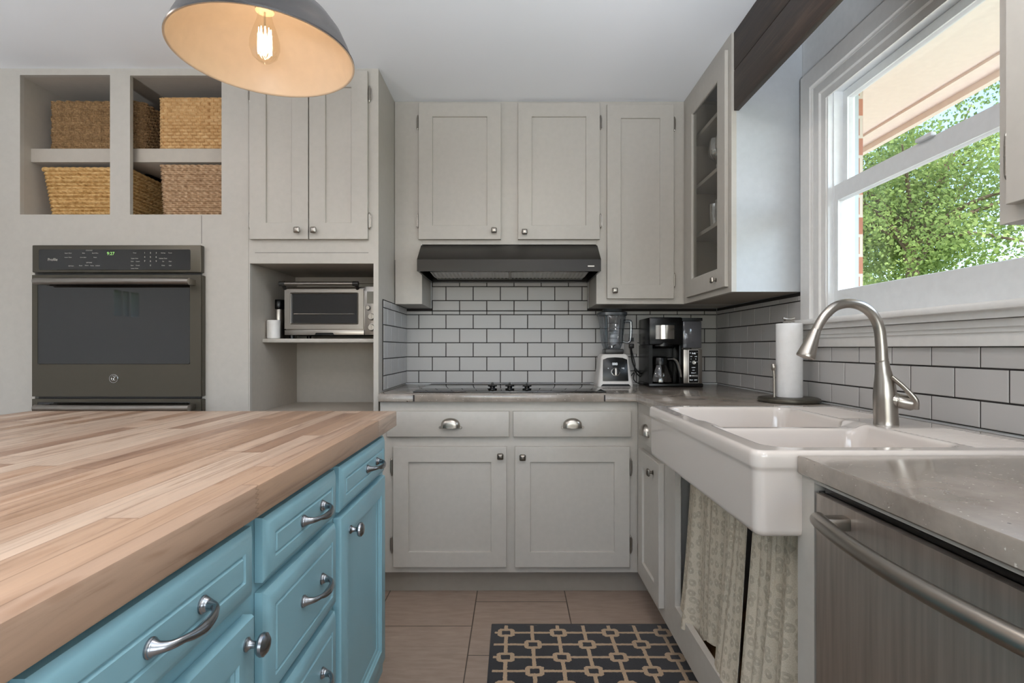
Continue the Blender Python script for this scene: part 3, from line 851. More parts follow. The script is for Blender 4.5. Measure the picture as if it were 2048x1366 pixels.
# ---- glazed cabinet on the right wall
XG = .877; fg = rightw(XG); GY0, GY1 = 2.157, 2.759
def yg(x, X=XG): return F*X/(x-1028)
c = thing('glass_front_cabinet', 'white wall cabinet with one glass door, beside the window', 'cabinet', (1.02, 2.45, UB))
d0, d1_ = F*.862/(1449.5-1028), F*.862/(1372-1028)
hz = (UB+.05, CE-.07)
mb = MB(); mb.holes(fg, -GY1, -GY0, UB, CE-.001, -.02, 0, [(-d1_+.05, -d0-.05, *hz)]); part('face_frame', mb, paint, c)
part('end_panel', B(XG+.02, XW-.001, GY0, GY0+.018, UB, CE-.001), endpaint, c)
mb = MB(); mb.box(XG+.02, XW-.008, GY0+.018, GY1, UB, UB+.016); mb.box(XG+.02, XW-.008, GY0+.018, GY1, CE-.02, CE-.002)
mb.box(XW-.016, XW-.008, GY0+.018, GY1, UB+.016, CE-.02); mb.box(XG+.02, XW-.016, GY1-.008, GY1, UB+.016, CE-.02)
part('cabinet_box', mb, dark_in, c)
shz = [.565, .808, 1.055]
for z in shz: part('shelf', B(XG+.03, XW-.017, GY0+.02, GY1-.01, z-.018, z, .001), paint, c)
mb = MB(); zt, zb = (696-100)/421.5*.862, (696-573)/421.5*.862
mb.rings(fg, (-d1_, -d0, zb, zt), [(0, .001), (0, .013), (.002, .015), (.082, .015), (.086, .011), (.086, .001)], cap=False, closed=True)
dr = part('door', mb, paint, c)
mb = MB(); mb.fbox(fg, -d1_+.084, -d0-.084, zb+.084, zt-.084, .004, .007); part('glass_pane', mb, cabpane, dr)
knob_sq(dr, (XG-.015, F*.862/(1432-1028)-.0, (696-560)/404*.862), (-1, 0, 0), .026, nickel)
mb = MB(); fh = fg
for z in (.31, 1.12): hinge(dr, fg, -(d1_+.004), z, .008, .055)

# stemware, tumblers and tall glasses behind the glass door
def wineglass(loc, s=1.0):
    mb = MB(); mb.lathe(loc, [(.034*s, 0), (.034*s, .0015), (.006*s, .005), (.0035*s, .02), (.0035*s, .075*s), (.012*s, .085*s), (.034*s, .105*s), (.040*s, .13*s), (.037*s, .165*s), (.033*s, .19*s), (.0318*s, .19*s), (.0355*s, .165*s), (.038*s, .13*s), (.032*s, .107*s), (.001, .089*s)], 24, capped=False)
    return part('wine_glass', mb, stemware)
def tumbler(name, loc, r=.033, h=.10):
    mb = MB(); mb.lathe(loc, [(r*.82, 0), (r*.85, .004), (r, h), (r-.002, h), (r*.83-.002, .012), (.001, .010)], 20, capped=False)
    for k in range(10): pass
    return part(name, mb, stemware)
g0 = wineglass((.97, 2.56, shz[1]), 1.0)
props(g0, 'clear stemmed wine glass on the second shelf from the top behind the glass door', 'wine glass', 'wine glasses behind the glass door')
for (x, y) in ((.97, 2.47), (.975, 2.38), (.98, 2.29), (1.06, 2.52), (1.065, 2.43), (1.07, 2.34)):
    k = g0.copy(); COL.objects.link(k); k.location = (x, y, shz[1]+EZ)
g0 = tumbler('tumbler', (.96, 2.54, shz[0]), .034, .115)
props(g0, 'clear glass tumbler on the lowest shelf board behind the glass door', 'glass', 'tumblers behind the glass door')
for (x, y) in ((.96, 2.46), (.965, 2.38), (.965, 2.30), (1.05, 2.50), (1.05, 2.42), (1.055, 2.34)):
    k = g0.copy(); COL.objects.link(k); k.location = (x, y, shz[0]+EZ)
g0 = tumbler('tall_glass', (.955, 2.40, UB+.016), .028, .15)
props(g0, 'tall clear glass on the cabinet bottom behind the glass door', 'glass', 'tall glasses behind the glass door')
k = g0.copy(); COL.objects.link(k); k.location = (.96, 2.32, UB+.016+EZ)

# ---- near wall cabinet at the right edge of the frame
c = thing('wall_cabinet', 'greige wall cabinet close to the camera, at the near side of the window', 'cabinet', (1.02, .5, UB))
fx = rightw(XG)
mb = MB(); mb.holes(fx, -.966, .3, .222, CE-.001, -.02, 0, []); part('face_frame', mb, paint, c)
mb = MB(); mb.box(XG+.02, XW-.03, -.3, .966, .222, CE-.001); part('cabinet_box', mb, paint, c)
d = shaker('door', c, fx, (-.934, -.44, .250, CE-.04), st=.06, t=.018); hinge(d, fx, -.942, .338, .009, .07)
d = shaker('door', c, fx, (-.42, .1, .250, CE-.04), st=.06, t=.018)

# ---- wooden valance over the sink
c = thing('wooden_valance', 'dark stained two-board wooden valance over the sink window', 'valance', (.90, 1.56, .955))
part('board', B(.885, .906, .97, 2.154, .955, 1.115, .002), darkwood, c)
part('board', B(.885, .906, .97, 2.154, 1.1165, CE-.002, .002), darkwood, c)

# ================================================================== RANGE HOOD
c = thing('range_hood', 'dark under-cabinet range hood with sloping top, over the cooktop', 'range hood', (-.02, 2.8, .37))
hx0, hx1 = -.469, .4205
sd = Frame((0, 0, 0), (0, 1, 0), (0, 0, 1), (1, 0, 0))
prof = [(3.05, .371), (3.05, .532), (2.70, .532), (2.70, .515), (2.585, .428), (2.583, .372), (2.598, .372), (2.600, .418), (2.71, .50), (3.0, .50), (3.03, .371)]
mb = MB(); mb.prism(sd, [(3.05, .376), (3.05, .530), (2.762, .530), (2.70, .518), (2.585, .4285), (2.585, .3715), (2.597, .3715), (2.597, .424), (2.705, .508), (3.035, .508), (3.035, .376)], hx0, hx1)
mb.prism(sd, [(2.597, .372), (2.597, .424), (2.705, .508), (3.035, .508), (3.035, .372)], hx0, hx0+.008)
mb.prism(sd, [(2.597, .372), (2.597, .424), (2.705, .508), (3.035, .508), (3.035, .372)], hx1-.008, hx1)
part('hood_shell', mb, bronze, c)
mb = MB(); mb.fbox(front(2.585), .357, .388, .393, .3985, -.001, .0012); part('badge', mb, nickel, c)
for (a, b) in ((hx0+.04, -.027), (-.013, hx1-.04)):
    mb = MB()
    def fnf(i, j, a=a, b=b): return (a+(b-a)*i, 2.74+.27*j, .392-.010*math.sin(math.pi*j)+.002*math.sin(i*120))
    mb.grid(fnf, 80, 12); mb.tube([(a, 2.74, .390), (b, 2.74, .390), (b, 3.01, .388), (a, 3.01, .388)], .003, 6, closed=True)
    part('grease_filter', mb, filt, c, recalc=False)
mb = MB(); mb.box(hx0+.009, hx1-.009, 2.60, 2.739, .398, .401); part('under_panel', mb, slate, c)
for x in (-.235, .185):
    mb = MB(); mb.cyl((x, 2.66, .389), .045, .012, n=28, b=.003); part('lamp_lens', mb, paper, c)
for x in (-.055, .01):
    mb = MB(); mb.cyl((x, 2.63, .382), .016, .018, n=20, b=.002); part('switch', mb, blackplastic, c)
mb = MB(); mb.box(-.026, -.014, 2.72, 3.01, .384, .392, .002); part('filter_clip', mb, steel, c)

# ================================================================== BASE CABINETS
Y3 = 2.40; K3 = F/Y3; f3 = front(Y3)
def X3(x): return (x-1028)/K3
def Z3(y): return (696-y)/K3
CZ = -.205; CB = -.240     # worktop top and underside
c = thing('base_cabinet', 'white base cabinet with two drawers and two doors below the cooktop', 'cabinet', (-.02, 2.75, FL))
BX0, BX1, BB = -.600, .5545, -1.006
mb = MB(); mb.holes(f3, BX0, BX1, BB, CB-.001, -.02, 0, []); part('face_frame', mb, paint, c)
mb = MB(); mb.box(BX0, BX1, Y3+.02, YT, BB, CB-.001); part('cabinet_box', mb, paint, c)
part('toe_kick', B(BX0, .63, 2.47, 2.49, FL, BB), dark_in, c)
for (a, b, px_, t) in ((775, 1018.5, 902, 1), (1026, 1261, 1144, 1)):
    d = slab('drawer', c, f3, (X3(a), X3(b), Z3(872.5), Z3(821.5)), b=.005)
    cup_pull(d, (X3(px_), Z3(850), .021), f3)
for (a, b, kx, ky, hx) in ((788, 1013, 1001, 910, 785), (1030, 1257.5, 1045, 912, 1260)):
    d = shaker('door', c, f3, (X3(a), X3(b), Z3(1131), Z3(892)), st=.0685)
    knob_sq(d, f3(X3(kx), Z3(ky), .021), (0, -1, 0))
    for hy in (933, 1087): hinge(d, f3, X3(hx), Z3(hy), .012, .066)

XR = .555; f4 = rightw(XR)
c = thing('base_cabinet', 'narrow white corner base cabinet with one drawer, left of the sink', 'cabinet', (.86, 2.2, FL))
mb = MB(); mb.holes(f4, -2.399, -1.96, BB, CB-.001, -.02, 0, []); part('face_frame', mb, paint, c)
part('cabinet_box', B(XR+.02, 1.15, 1.96, 2.399, BB, CB-.001), paint, c)
part('toe_kick', B(.635, .655, 1.96, 2.47, FL, BB), dark_in, c)
d = slab('drawer', c, f4, (-2.30, -1.975, -.392, -.281), b=.005); cup_pull(d, (-2.165, -.342, .021), f4)
d = shaker('door', c, f4, (-2.30, -1.975, -.962, -.430), st=.066); knob_sq(d, (XR-.021, 2.055, -.478), (-1, 0, 0), mat=pewter)
c = thing('sink_cabinet', 'open white sink cabinet, its front hung with two curtains', 'cabinet', (.86, 1.46, FL))
mb = MB(); mb.holes(f4, -1.959, -.989, BB, CB-.001, -.02, 0, [(-1.844, -1.046, -.891, CB+.1), ]); part('face_frame', mb, paint, c)
part('side_panel', B(XR+.02, 1.15, 1.94, 1.9585, BB, CB-.001), paint, c)
part('side_panel', B(XR+.02, 1.15, .9895, 1.006, BB, CB-.001), paint, c)
part('cabinet_floor', B(XR+.02, 1.15, 1.006, 1.94, -.96, -.945), raw, c, label='bare wood cabinet floor')
part('back_panel', B(1.14, 1.15, 1.006, 1.94, -.945, -.42), raw, c)
part('toe_kick', B(.635, .655, .36, 1.959, FL, BB), dark_in, c)

# ---- worktop
c = MB(); E = .0025
poly = [(-.603, 2.377), (.542, 2.377), (.542, 1.846), (1.103, 1.846), (1.103, 1.022), (.542, 1.022), (.542, -.6), (1.1565, -.6), (1.1565, 3.0565), (-.615, 3.0565), (-.615, 2.436), (-.603, 2.436)]
c.prism(top(0), poly, CB, CZ, .003)
wt = part('worktop', c, concrete, origin=(0, 1.5, CB))
props(wt, 'brown-grey polished concrete worktop running from the cooktop round to the dishwasher', 'worktop')
mb = MB(); mb.box((829-1028)*2.374/F, (1208-1028)*2.374/F, 2.3735, 2.379, CB+.001, CZ-.003, .001)
part('edge_insert', mb, concrete, wt)
mb = MB()
for xx in (827.5, 1209.5): mb.box((xx-1.7-1028)*2.374/F, (xx+1.3-1028)*2.374/F, 2.3745, 2.379, CB+.003, CZ-.004)
part('edge_joint', mb, grout, wt)

# ---- left return of tile on the tall cabinet's side
mbt = tiles(leftf(-.617), 2.51, 3.053, -.2, .226, 3.057, 0)
mbt.mi = 1; mbt.fbox(leftf(-.617), 2.507, 3.053, -.2, .229, 0.0005, .0035)
props(part('tile_return', mbt, [ceramic, grout], smooth=1), kind='structure')
bpy.data.objects['tile_return'].name = 'trim_1'

# ---- cooktop
c = thing('cooktop', 'black glass cooktop with three knobs set in the worktop', 'cooktop', (-.02, 2.7, CZ))
mb = MB(); mb.box(-.463, .424, 2.450, 2.985, CZ+.0005, CZ+.006, .002); part('glass_top', mb, blackglass, c)
for x in (985, 1019.5, 1054):
    kx = (x-1028)*2.56/F; mb = MB()
    mb.lathe((kx, 2.56, CZ+.006), [(.021, 0), (.022, .003), (.021, .006), (.012, .008), (.012, .014), (.0215, .0155), (.0225, .019), (.021, .022), (.010, .023)], 24)
    mb.box(kx-.0045, kx+.0045, 2.54, 2.58, CZ+.028, CZ+.040, .002)
    part('knob', mb, blackplastic, c)

# ---- dishwasher
c = thing('dishwasher', 'stainless dishwasher with bowed bar handle under the near worktop', 'dishwasher', (.85, .68, -1.0))
fd = rightw(.546)
part('body', B(.56, 1.13, .378, .982, -1.0, -.262), darkplastic, c)
mb = MB(); mb.holes(fd, -.966, -.372, -1.0, -.262, -.024, 0, []); 
dd = part('door', mb, dwsteel, c)
mb = MB(); mb.box(.562, 1.12, .378, .966, -.2615, -.249); part('control_strip', mb, blackplastic, c)
mb = MB(); n = 28
mb.tube([(.507-.026*math.sin(math.pi*min(1, max(0, (k/n))))**.8, .893-.440*k/n, -.286) for k in range(n+1)], .0125, 16)
for y in (.878, .468): mb.box(.506, .547, y-.012, y+.012, -.298, -.277, .003)
part('handle', mb, steel, dd)
# cabinet top rail over the dishwasher, parented to the worktop; the cabinet beyond it
c = thing('base_cabinet', 'white base cabinet run beyond the dishwasher, under the near worktop', 'cabinet', (.85, -.1, FL))
part('cabinet_top_rail', B(XR, XR+.02, .362, .988, -.249, CB-.0005), paint, wt, label='white painted rail')
part('face_frame', B(XR, XR+.02, -.6, .36, BB, CB-.0005), paint, c)
part('cabinet_box', B(XR+.02, 1.15, -.6, .36, BB, CB-.0005), paint, c)
shaker('door', c, f4, (-.34, .2, -.962, -.281), st=.066)

# ================================================================== FARMHOUSE SINK
SX0, SX1, SY0, SY1, SZ = .462, 1.100, 1.026, 1.843, -.198
bowls = [(.515, .905, 1.075, 1.405), (.515, .905, 1.445, 1.795)]
def sdr(x, y, b, r):
    cx, cy = (b[0]+b[1])/2, (b[2]+b[3])/2; hx, hy = (b[1]-b[0])/2-r, (b[3]-b[2])/2-r
    dx, dy = abs(x-cx)-hx, abs(y-cy)-hy
    return math.hypot(max(dx, 0), max(dy, 0))+min(max(dx, dy), 0)-r
def sm(a, b, t): t = min(1, max(0, (t-a)/(b-a))); return t*t*(3-2*t)
def sinkz(x, y):
    z = SZ
    if bowls[0][0] < x < bowls[0][1]+.03 and abs(y-1.425) < .06: z -= .014*sm(.045, .020, abs(y-1.425))*sm(.515, .56, x)*sm(.93, .88, x)
    for b in bowls:
        d = sdr(x, y, b, .045)
        z -= .165*sm(.002, -.030, d)+.004*sm(.010, -.002, d)+.01*sm(-.03, -.15, d)
    if x > .918 and x < 1.075:
        e = sm(.918, .925, x)*sm(1.075, 1.060, x)
        if y < 1.33 or y > 1.50:
            q = sm(1.06, 1.075, y)*sm(1.80, 1.785, y)*(sm(1.33, 1.31, y) if y < 1.4 else sm(1.50, 1.52, y))
            z -= .0045*e*q*(.5-.5*math.cos(2*math.pi*y/.018))
    return z
IN, RC = .010, .022
def clampc(x, y):
    x0, x1, y0, y1 = SX0+IN, SX1-.002, SY0+IN, SY1-IN
    r = RC-IN+.004
    for (cx, sx) in ((x0+r, -1),):
        for (cy, sy) in ((y0+r, -1), (y1-r, 1)):
            dx, dy = (x-cx)*sx, (y-cy)*sy
            if dx > 0 and dy > 0:
                m = max(dx, dy); l = math.hypot(dx, dy)
                if l > 0: k = m/l; return cx+sx*dx*k, cy+sy*dy*k
    return x, y
sk = thing('farmhouse_sink', 'white fireclay double-bowl apron sink with ribbed drainer', 'sink', (.78, 1.43, -.4))
mb = MB()
nx, ny = 213, 400
def fs(i, j):
    x = SX0+IN+(SX1-.002-SX0-IN)*i; y = SY0+IN+(SY1-SY0-2*IN)*j
    x2, y2 = clampc(x, y)
    return (x2, y2, sinkz(x, y))
V = mb.grid(fs, nx, ny)
loop = [V[i][0] for i in range(nx+1)]+[V[nx][j] for j in range(1, ny+1)]+[V[i][ny] for i in range(nx-1, -1, -1)]+[V[0][j] for j in range(ny-1, 0, -1)]
def offs(v, o, z):
    x, y = v.co.x, v.co.y
    nxv = nyv = 0.0
    cxl = SX0+RC+.004
    if x > SX1-.0025: return (x, y, z)
    cy0, cy1 = SY0+RC+.004, SY1-RC-.004
    dx = min(0, x-cxl); dy = (y-cy0) if y < cy0 else ((y-cy1) if y > cy1 else 0)
    l = math.hypot(dx, dy) or 1
    return (x+dx/l*o, y+dy/l*o, z)
prev = loop
for (o, z) in ((.004, SZ-.0005), (.0075, SZ-.003), (.0095, SZ-.007), (.010, SZ-.012), (.010, SZ-.030), (.009, SZ-.034), (.006, SZ-.038), (.005, SZ-.044), (.005, SZ-.154), (.003, SZ-.162), (-.002, SZ-.167), (-.010, SZ-.168)):
    cur = [mb.bm.verts.new(offs(v, o, z)) for v in loop]; n = len(cur)
    for k in range(n): mb.face([prev[k], prev[(k+1) % n], cur[(k+1) % n], cur[k]])
    prev = cur
mb.face(prev)
part('sink_basin', mb, fireclay, sk, smooth=60, recalc=True)
for b in bowls:
    mb = MB(); mb.lathe(((b[0]+b[1])/2, (b[2]+b[3])/2, SZ-.178), [(.04, 0), (.042, .003), (.036, .004), (.03, .001)], 24); part('drain', mb, chrome, sk)

# ---- faucet
k7 = 770.0; FY = 1.39
def fp(x, y, dy=0): return ((x-1028)/k7, FY+dy, (696-y)/k7)
fc = thing('pull_down_faucet', 'tall brushed nickel gooseneck faucet standing on the sink deck', 'faucet', (.966, FY, SZ))
mb = MB()
mb.tube([fp(1772, 848.6), fp(1772, 840), fp(1771, 815), fp(1770, 790), fp(1769, 765), fp(1766, 740), fp(1764.5, 722)], [.0285, .0278, .0272, .0268, .0235, .0175, .0145], 28, sub=4)
mb.tube([fp(1764.5, 722), fp(1763.5, 719)], .0150, 24)
part('faucet_body', mb, nickel, fc)
mb = MB(); mb.tube([fp(1764, 722), fp(1762.5, 690), fp(1758, 655), fp(1746, 630), fp(1724, 612.5), fp(1697, 606.5), fp(1671, 613), fp(1652, 629), fp(1640, 646), fp(1632, 661)], [.0140, .0135, .0130, .0128, .0126, .0124, .0122, .0120, .0118, .0116], 20, sub=6)
part('gooseneck_spout', mb, nickel, fc)
p0, p1 = Vector(fp(1632.3, 660)), Vector(fp(1611, 715)); ax = (p1-p0)
mb = MB(); L = ax.length; mb.lathe(p0, [(.0118, 0), (.0125, .003), (.0150, L*.3), (.0185, L*.6), (.0222, L*.86), (.0232, L*.95), (.0225, L*.99), (.017, L), (.016, L*.985)], 28, ax); hd = part('spray_head', mb, nickel, fc)
mb = MB(); q = p0+ax*.42+Vector((.0155, 0, .006)); mb.tube([q, q+ax*.22], [.0045, .0055], 10, flat=.7); part('spray_button', mb, blackplastic, hd)
mb = MB(); a, b = Vector(fp(1774, 797, -.005)), Vector(fp(1810, 806, -.040)); ax = (b-a)
mb.lathe(a, [(.019, 0), (.0195, .010), (.0185, .020), (.0172, .0208), (.0172, .0225), (.0182, .0235), (.018, ax.length*.85), (.013, ax.length*.97), (.004, ax.length)], 24, ax); hb = part('lever_hub', mb, nickel, fc)
mb = MB(); mb.tube([Vector(fp(1806, 812, -.040)), Vector(fp(1803, 796, -.046)), Vector(fp(1790, 775, -.036)), Vector(fp(1778, 760, -.026)), Vector(fp(1771, 752, -.022))], [.0095, .0075, .0055, .0055, .0045], 12, sub=4, flat=1.3)
part('lever_handle', mb, nickel, hb)

# ---- paper towel stand
PX, PY = 1.045, 2.035
mb = MB(); mb.lathe((PX, PY, CZ), [(.100, 0), (.107, .003), (.109, .009), (.107, .015), (.10, .018), (.02, .019)], 44); 
ps = part('paper_towel_stand', mb, slate); props(ps, 'dark round-based paper towel stand in the corner behind the sink', 'paper towel stand')
mb = MB(); mb.tube([(PX, PY, CZ+.018), (PX, PY, CZ+.312)], .006, 12); mb.tube([(PX-.022, PY, CZ+.318), (PX, PY, CZ+.314), (PX+.022, PY, CZ+.318)], .0045, 10, sub=4); mb.lathe((PX, PY, CZ+.302), [(.02, 0), (.022, .004), (.012, .010), (.006, .013)], 20)
part('centre_post', mb, nickel, ps)
mb = MB(); mb.tube([(PX-.055, PY-.0, CZ+.018), (PX-.056, PY, CZ+.10), (PX-.058, PY, CZ+.125)], .0045, 10); mb.lathe((PX-.058, PY, CZ+.120), [(.006, 0), (.009, .006), (.009, .02), (.007, .024)], 16)
part('tension_arm', mb, nickel, ps)
mb = MB(); mb.lathe((PX+.002, PY, CZ+.0195), [(.020, 0), (.045, 0), (.0462, .002), (.0462, .277), (.045, .2785), (.020, .2785)], 48, closed=True, capped=False)
props(part('paper_towel_roll', mb, paper), 'full white paper towel roll on the dark stand', 'paper towel roll')

# ---- blender
BY = 2.83; kb = F/BY
def bb(x, y, w=0.0): return ((x-1028)*(BY-w)/F, BY-w, (696-y)*(BY-w)/F)
bcx = (1231.5-1028)/kb
bl = thing('blender', 'blender with white base and clear grey jar beside the cooktop', 'blender', (bcx, 2.91, CZ))
fb = Frame((bcx, BY, CZ), (1, 0, 0), (0, 0, 1), (0, -1, 0)); kk = 1/kb
mb = MB(); L = []
for (hw, z, y0, y1) in ((.094, .0, 0, .165), (.094, .010, 0, .165), (.088, .05, .008, .165), (.080, .10, .016, .165), (.074, .158, .024, .160), (.062, .172, .034, .150)):
    pts = []
    for (sx, yy) in ((-1, y0), (1, y0), (1, y1), (-1, y1)): pts.append((sx*hw, -yy))
    r = .014; ring = []
    for i, (u, w) in enumerate(pts):
        su, sw = (1 if u > 0 else -1), (1 if i < 2 else -1)
        for a in ([0, 30, 60, 90] if True else []):
            t = math.radians(a)
            order = (math.cos(t), math.sin(t))
            cu, cw = u-su*r, w-sw*r
            if i in (0, 2): du, dw = (su*math.sin(math.pi/2-t), sw*math.sin(t))
            else: du, dw = (su*math.sin(t), sw*math.sin(math.pi/2-t))
            ring.append((cu+du*r, cw+dw*r))
    L.append(mb.vs([fb(u, z, w) for (u, w) in ring]))
for a, b in zip(L, L[1:]):
    n = len(a)
    for k in range(n): mb.face([a[k], a[(k+1) % n], b[(k+1) % n], b[k]])
mb.face(L[0][::-1]); mb.face(L[-1])
base = part('motor_base', mb, whiteplastic, bl)
fs_ = Frame((bcx, BY, CZ), (1, 0, 0), Vector((0, .16, 1)).normalized(), Vector((0, -1, .16)).normalized())
mb = MB(); mb.prism(fs_, [(-.068, .030), (.068, .030), (.064, .145), (.040, .154), (0, .157), (-.040, .154), (-.064, .145)], -.004, .006, .002); fpn = part('control_panel', mb, blackplastic, base)
mb = MB(); mb.text(fs_, -.002, .120, .019, '000', .0065); mb.text(fs_, -.038, .098, .010, 'o', .0065); mb.text(fs_, .040, .098, .010, '>/||', .0065); part('display_digits', mb, white_ink, fpn, recalc=False)
mb = MB(); c0 = fs_(0, .078, .006); mb.lathe(c0, [(.024, 0), (.024, .002), (.0225, .003), (.0215, .0015)], 32, fs_.w); kr = part('dial_ring', mb, chrome, fpn)
mb = MB(); mb.lathe(c0, [(.0195, 0), (.0195, .008), (.017, .010)], 28, fs_.w); dl = part('dial', mb, blackplastic, fpn)
mb = MB(); mb.fbox(fs_, -.005, .005, .058, .096, .015, .023, .002); part('dial_grip', mb, nickel, dl)
mb = MB(); mb.prism(Frame((bcx, BY, CZ), (1, 0, 0), (0, 0, 1), (0, -1, 0)), [(-.080, .002), (.080, .002), (.068, .014), (-.068, .014)], -.001, .002); part('foot_gap', mb, blackplastic, base)
mb = MB(); mb.box(bcx-.05, bcx+.05, 2.86, 2.96, CZ+.1725, CZ+.200, .006); part('jar_seat', mb, darkplastic, bl)
jc = (bcx-.006, 2.91, CZ+.200)
def jar(prof, name, mat, parent):
    mb = MB(); L = []
    for (r, z) in prof:
        ring = []
        for k in range(32):
            a = 2*math.pi*k/32; q = (abs(math.cos(a))**4+abs(math.sin(a))**4)**-.25
            ring.append((jc[0]+r*q*math.cos(a), jc[1]+r*q*math.sin(a)*.9, jc[2]+z))
        L.append(mb.vs(ring))
    for a, b in zip(L, L[1:]):
        for k in range(32): mb.face([a[k], a[(k+1) % 32], b[(k+1) % 32], b[k]])
    mb.face(L[0][::-1]); mb.face(L[-1])
    return part(name, mb, mat, parent)
jr = jar([(.042, 0), (.045, .004), (.054, .03), (.064, .12), (.072, .175), (.073, .182)], 'jar', jarglass, bl)
mb = MB()
for z in (.055, .095, .135): mb.tube([(jc[0]-.035, jc[1]-.063-z*.05, jc[2]+z), (jc[0]+.02, jc[1]-.063-z*.05, jc[2]+z)], .0012, 6)
for s in (-.03, .03): mb.tube([(jc[0]+s, jc[1]-.055, jc[2]+.02), (jc[0]+s*1.2, jc[1]-.066, jc[2]+.16)], .0016, 6)
part('moulded_ribs', mb, darkplastic, jr)
mb = MB(); mb.lathe((jc[0], jc[1], jc[2]+.006), [(.010, 0), (.010, .012), (.006, .014)], 12)
for a in range(4): 
    t = a*math.pi/2+.4; mb.tube([(jc[0], jc[1], jc[2]+.014), (jc[0]+.028*math.cos(t), jc[1]+.028*math.sin(t), jc[2]+.022)], [.005, .002], 6)
part('blades', mb, chrome, jr)
jar([(.074, .178), (.078, .182), (.078, .196), (.070, .200), (.052, .203), (.050, .214), (.030, .216)], 'lid', plain('smoke_grey_rubber', (58, 62, 66), .25), bl)
mb = MB(); hx = jc[0]+.072
mb.tube([(hx-.008, jc[1], jc[2]+.150), (hx+.022, jc[1], jc[2]+.150), (hx+.032, jc[1], jc[2]+.138), (hx+.030, jc[1], jc[2]+.06), (hx+.018, jc[1], jc[2]+.035), (hx-.012, jc[1], jc[2]+.040)], [.010, .010, .009, .009, .008, .006], 12, sub=4, flat=.8)
part('jar_handle', mb, jarglass, bl)

# ---- coffee maker
CY = 2.79; kc = F/CY; fcm = front(CY)
def XC(x): return (x-1028)/kc
def ZC(y): return (696-y)/kc
cm = thing('coffee_maker', 'black drip coffee maker with glass carafe and clear water tank', 'coffee maker', (XC(1350), 2.88, CZ))
ca, cb_, cd = XC(1298), XC(1407), 3.03
part('base', B(ca, cb_, CY, cd, CZ, CZ+.020, .005), blackplastic, cm)
mb = MB(); mb.box(ca+.003, XC(1364), 2.93, cd, CZ+.020, ZC(690)); mb.box(ca+.003, ca+.022, CY+.015, 2.93, CZ+.020, ZC(690)); mb.box(XC(1362), XC(1366), CY+.03, 2.93, CZ+.02, ZC(690), .001)
part('back_column', mb, blackplastic, cm)
mb = MB(); mb.box(ca+.002, XC(1366), CY+.004, cd, ZC(690), ZC(634.5), .008); mb.box(XC(1364), cb_-.002, CY+.010, cd, ZC(641.5), ZC(635.5), .005)
mb.lathe((XC(1331), 2.865, ZC(697)), [(.062, 0), (.072, .012), (.072, .03)], 40)
part('brew_head', mb, blackplastic, cm)
mb = MB()
def drum(i, j):
    a = math.radians(-140+100*i); r = .074
    return (XC(1331)+r*math.cos(a)*.96, CY+.052+r*math.sin(a)*.92-.0, ZC(678)+(ZC(650.5)-ZC(678))*j)
mb.grid(drum, 40, 2); part('steel_band', mb, plain('polished_steel', (190, 186, 180), .12, 1.0), cm, recalc=False)
mb = MB(); mb.box(XC(1368), XC(1405), CY+.012, 2.97, ZC(696), ZC(642), .004); part('water_tank', mb, plain('smoked_tank', (84, 84, 88), .08, 0, coat=.6), cm)
mb = MB(); mb.text(fcm, XC(1386.5), ZC(648), .010, 'o', -.011)
for k, (y, t) in enumerate(((664, 'MAX'), (672, '-'), (678, '-'), (684, 'MIN'))): mb.text(fcm, XC(1386.5), ZC(y), .0065, t, -.0110)
part('tank_markings', mb, plain('black_print', (20, 20, 20)), cm, recalc=False)
mb = MB(); mb.box(XC(1367.5), XC(1405), CY+.004, 2.97, CZ+.020, ZC(699), .003); pnl = part('side_tower', mb, nickel, cm)
mb = MB(); mb.rings(fcm, (XC(1377), XC(1397.5), ZC(766), ZC(699.5)), [(0, -.006), (0, -.002), (.0015, -.001)], rad=.003); pb = part('panel_border', mb, whiteplastic, pnl)
mb = MB(); mb.rings(fcm, (XC(1378), XC(1396.7), ZC(765.3), ZC(700.3)), [(0, -.004), (0, .0), (.0005, .0006)], rad=.003); part('button_panel', mb, blackplastic, pb)
mb = MB()
for (x, y, s, t) in ((1387.5, 707, .0115, '9:45'), (1380.5, 706, .005, 'AM'), (1394, 705, .005, 'o'), (1382.5, 713, .0048, 'HOT'), (1391.5, 713, .0048, 'OVER'), (1382, 718, .007, '1'), (1391.5, 718, .007, '2'), (1380.5, 723.5, .006, 'o'), (1394, 723.5, .006, 'o'), (1380.5, 728, .006, '.'),
                     (1387, 735, .0052, 'CLASSIC'), (1387, 740.5, .0052, 'RICH'), (1387, 746, .0052, 'SPECIALTY'), (1382.5, 760, .0058, 'DELAY'), (1391.5, 760, .0058, 'BREW')): mb.text(fcm, XC(x), ZC(y), s, t, .0012)
part('panel_lettering', mb, white_ink, pb, recalc=False)
mb = MB(); mb.lathe(fcm(XC(1387.5), ZC(725), 0), [(.0095, 0), (.0095, .006), (.0075, .006), (.0075, .001)], 24, (0, -1, 0)); mb.fbox(fcm, XC(1379), XC(1395.5), ZC(754), ZC(750), 0, .002, .0005); part('selector', mb, chrome, pb)
cx_, cy_ = XC(1326), 2.852
mb = MB(); mb.lathe((cx_, cy_, CZ+.020), [(.060, 0), (.069, .006), (.069, .024), (.060, .06), (.046, .095)], 36); ccf = thing('coffee_carafe', 'glass carafe with black lid on the coffee maker', 'carafe', (cx_, cy_, CZ+.020))
part('carafe_glass', mb, carafeg, ccf)
mb = MB(); mb.lathe((cx_, cy_, CZ+.023), [(.056, 0), (.0655, .006), (.0655, .020), (.064, .030)], 30); part('coffee', mb, coffee, ccf)
mb = MB(); mb.lathe((cx_, cy_, CZ+.1155), [(.047, 0), (.048, .020), (.043, .038), (.030, .044)], 30); part('lid', mb, blackplastic, ccf)
mb = MB(); hx = cx_+.046
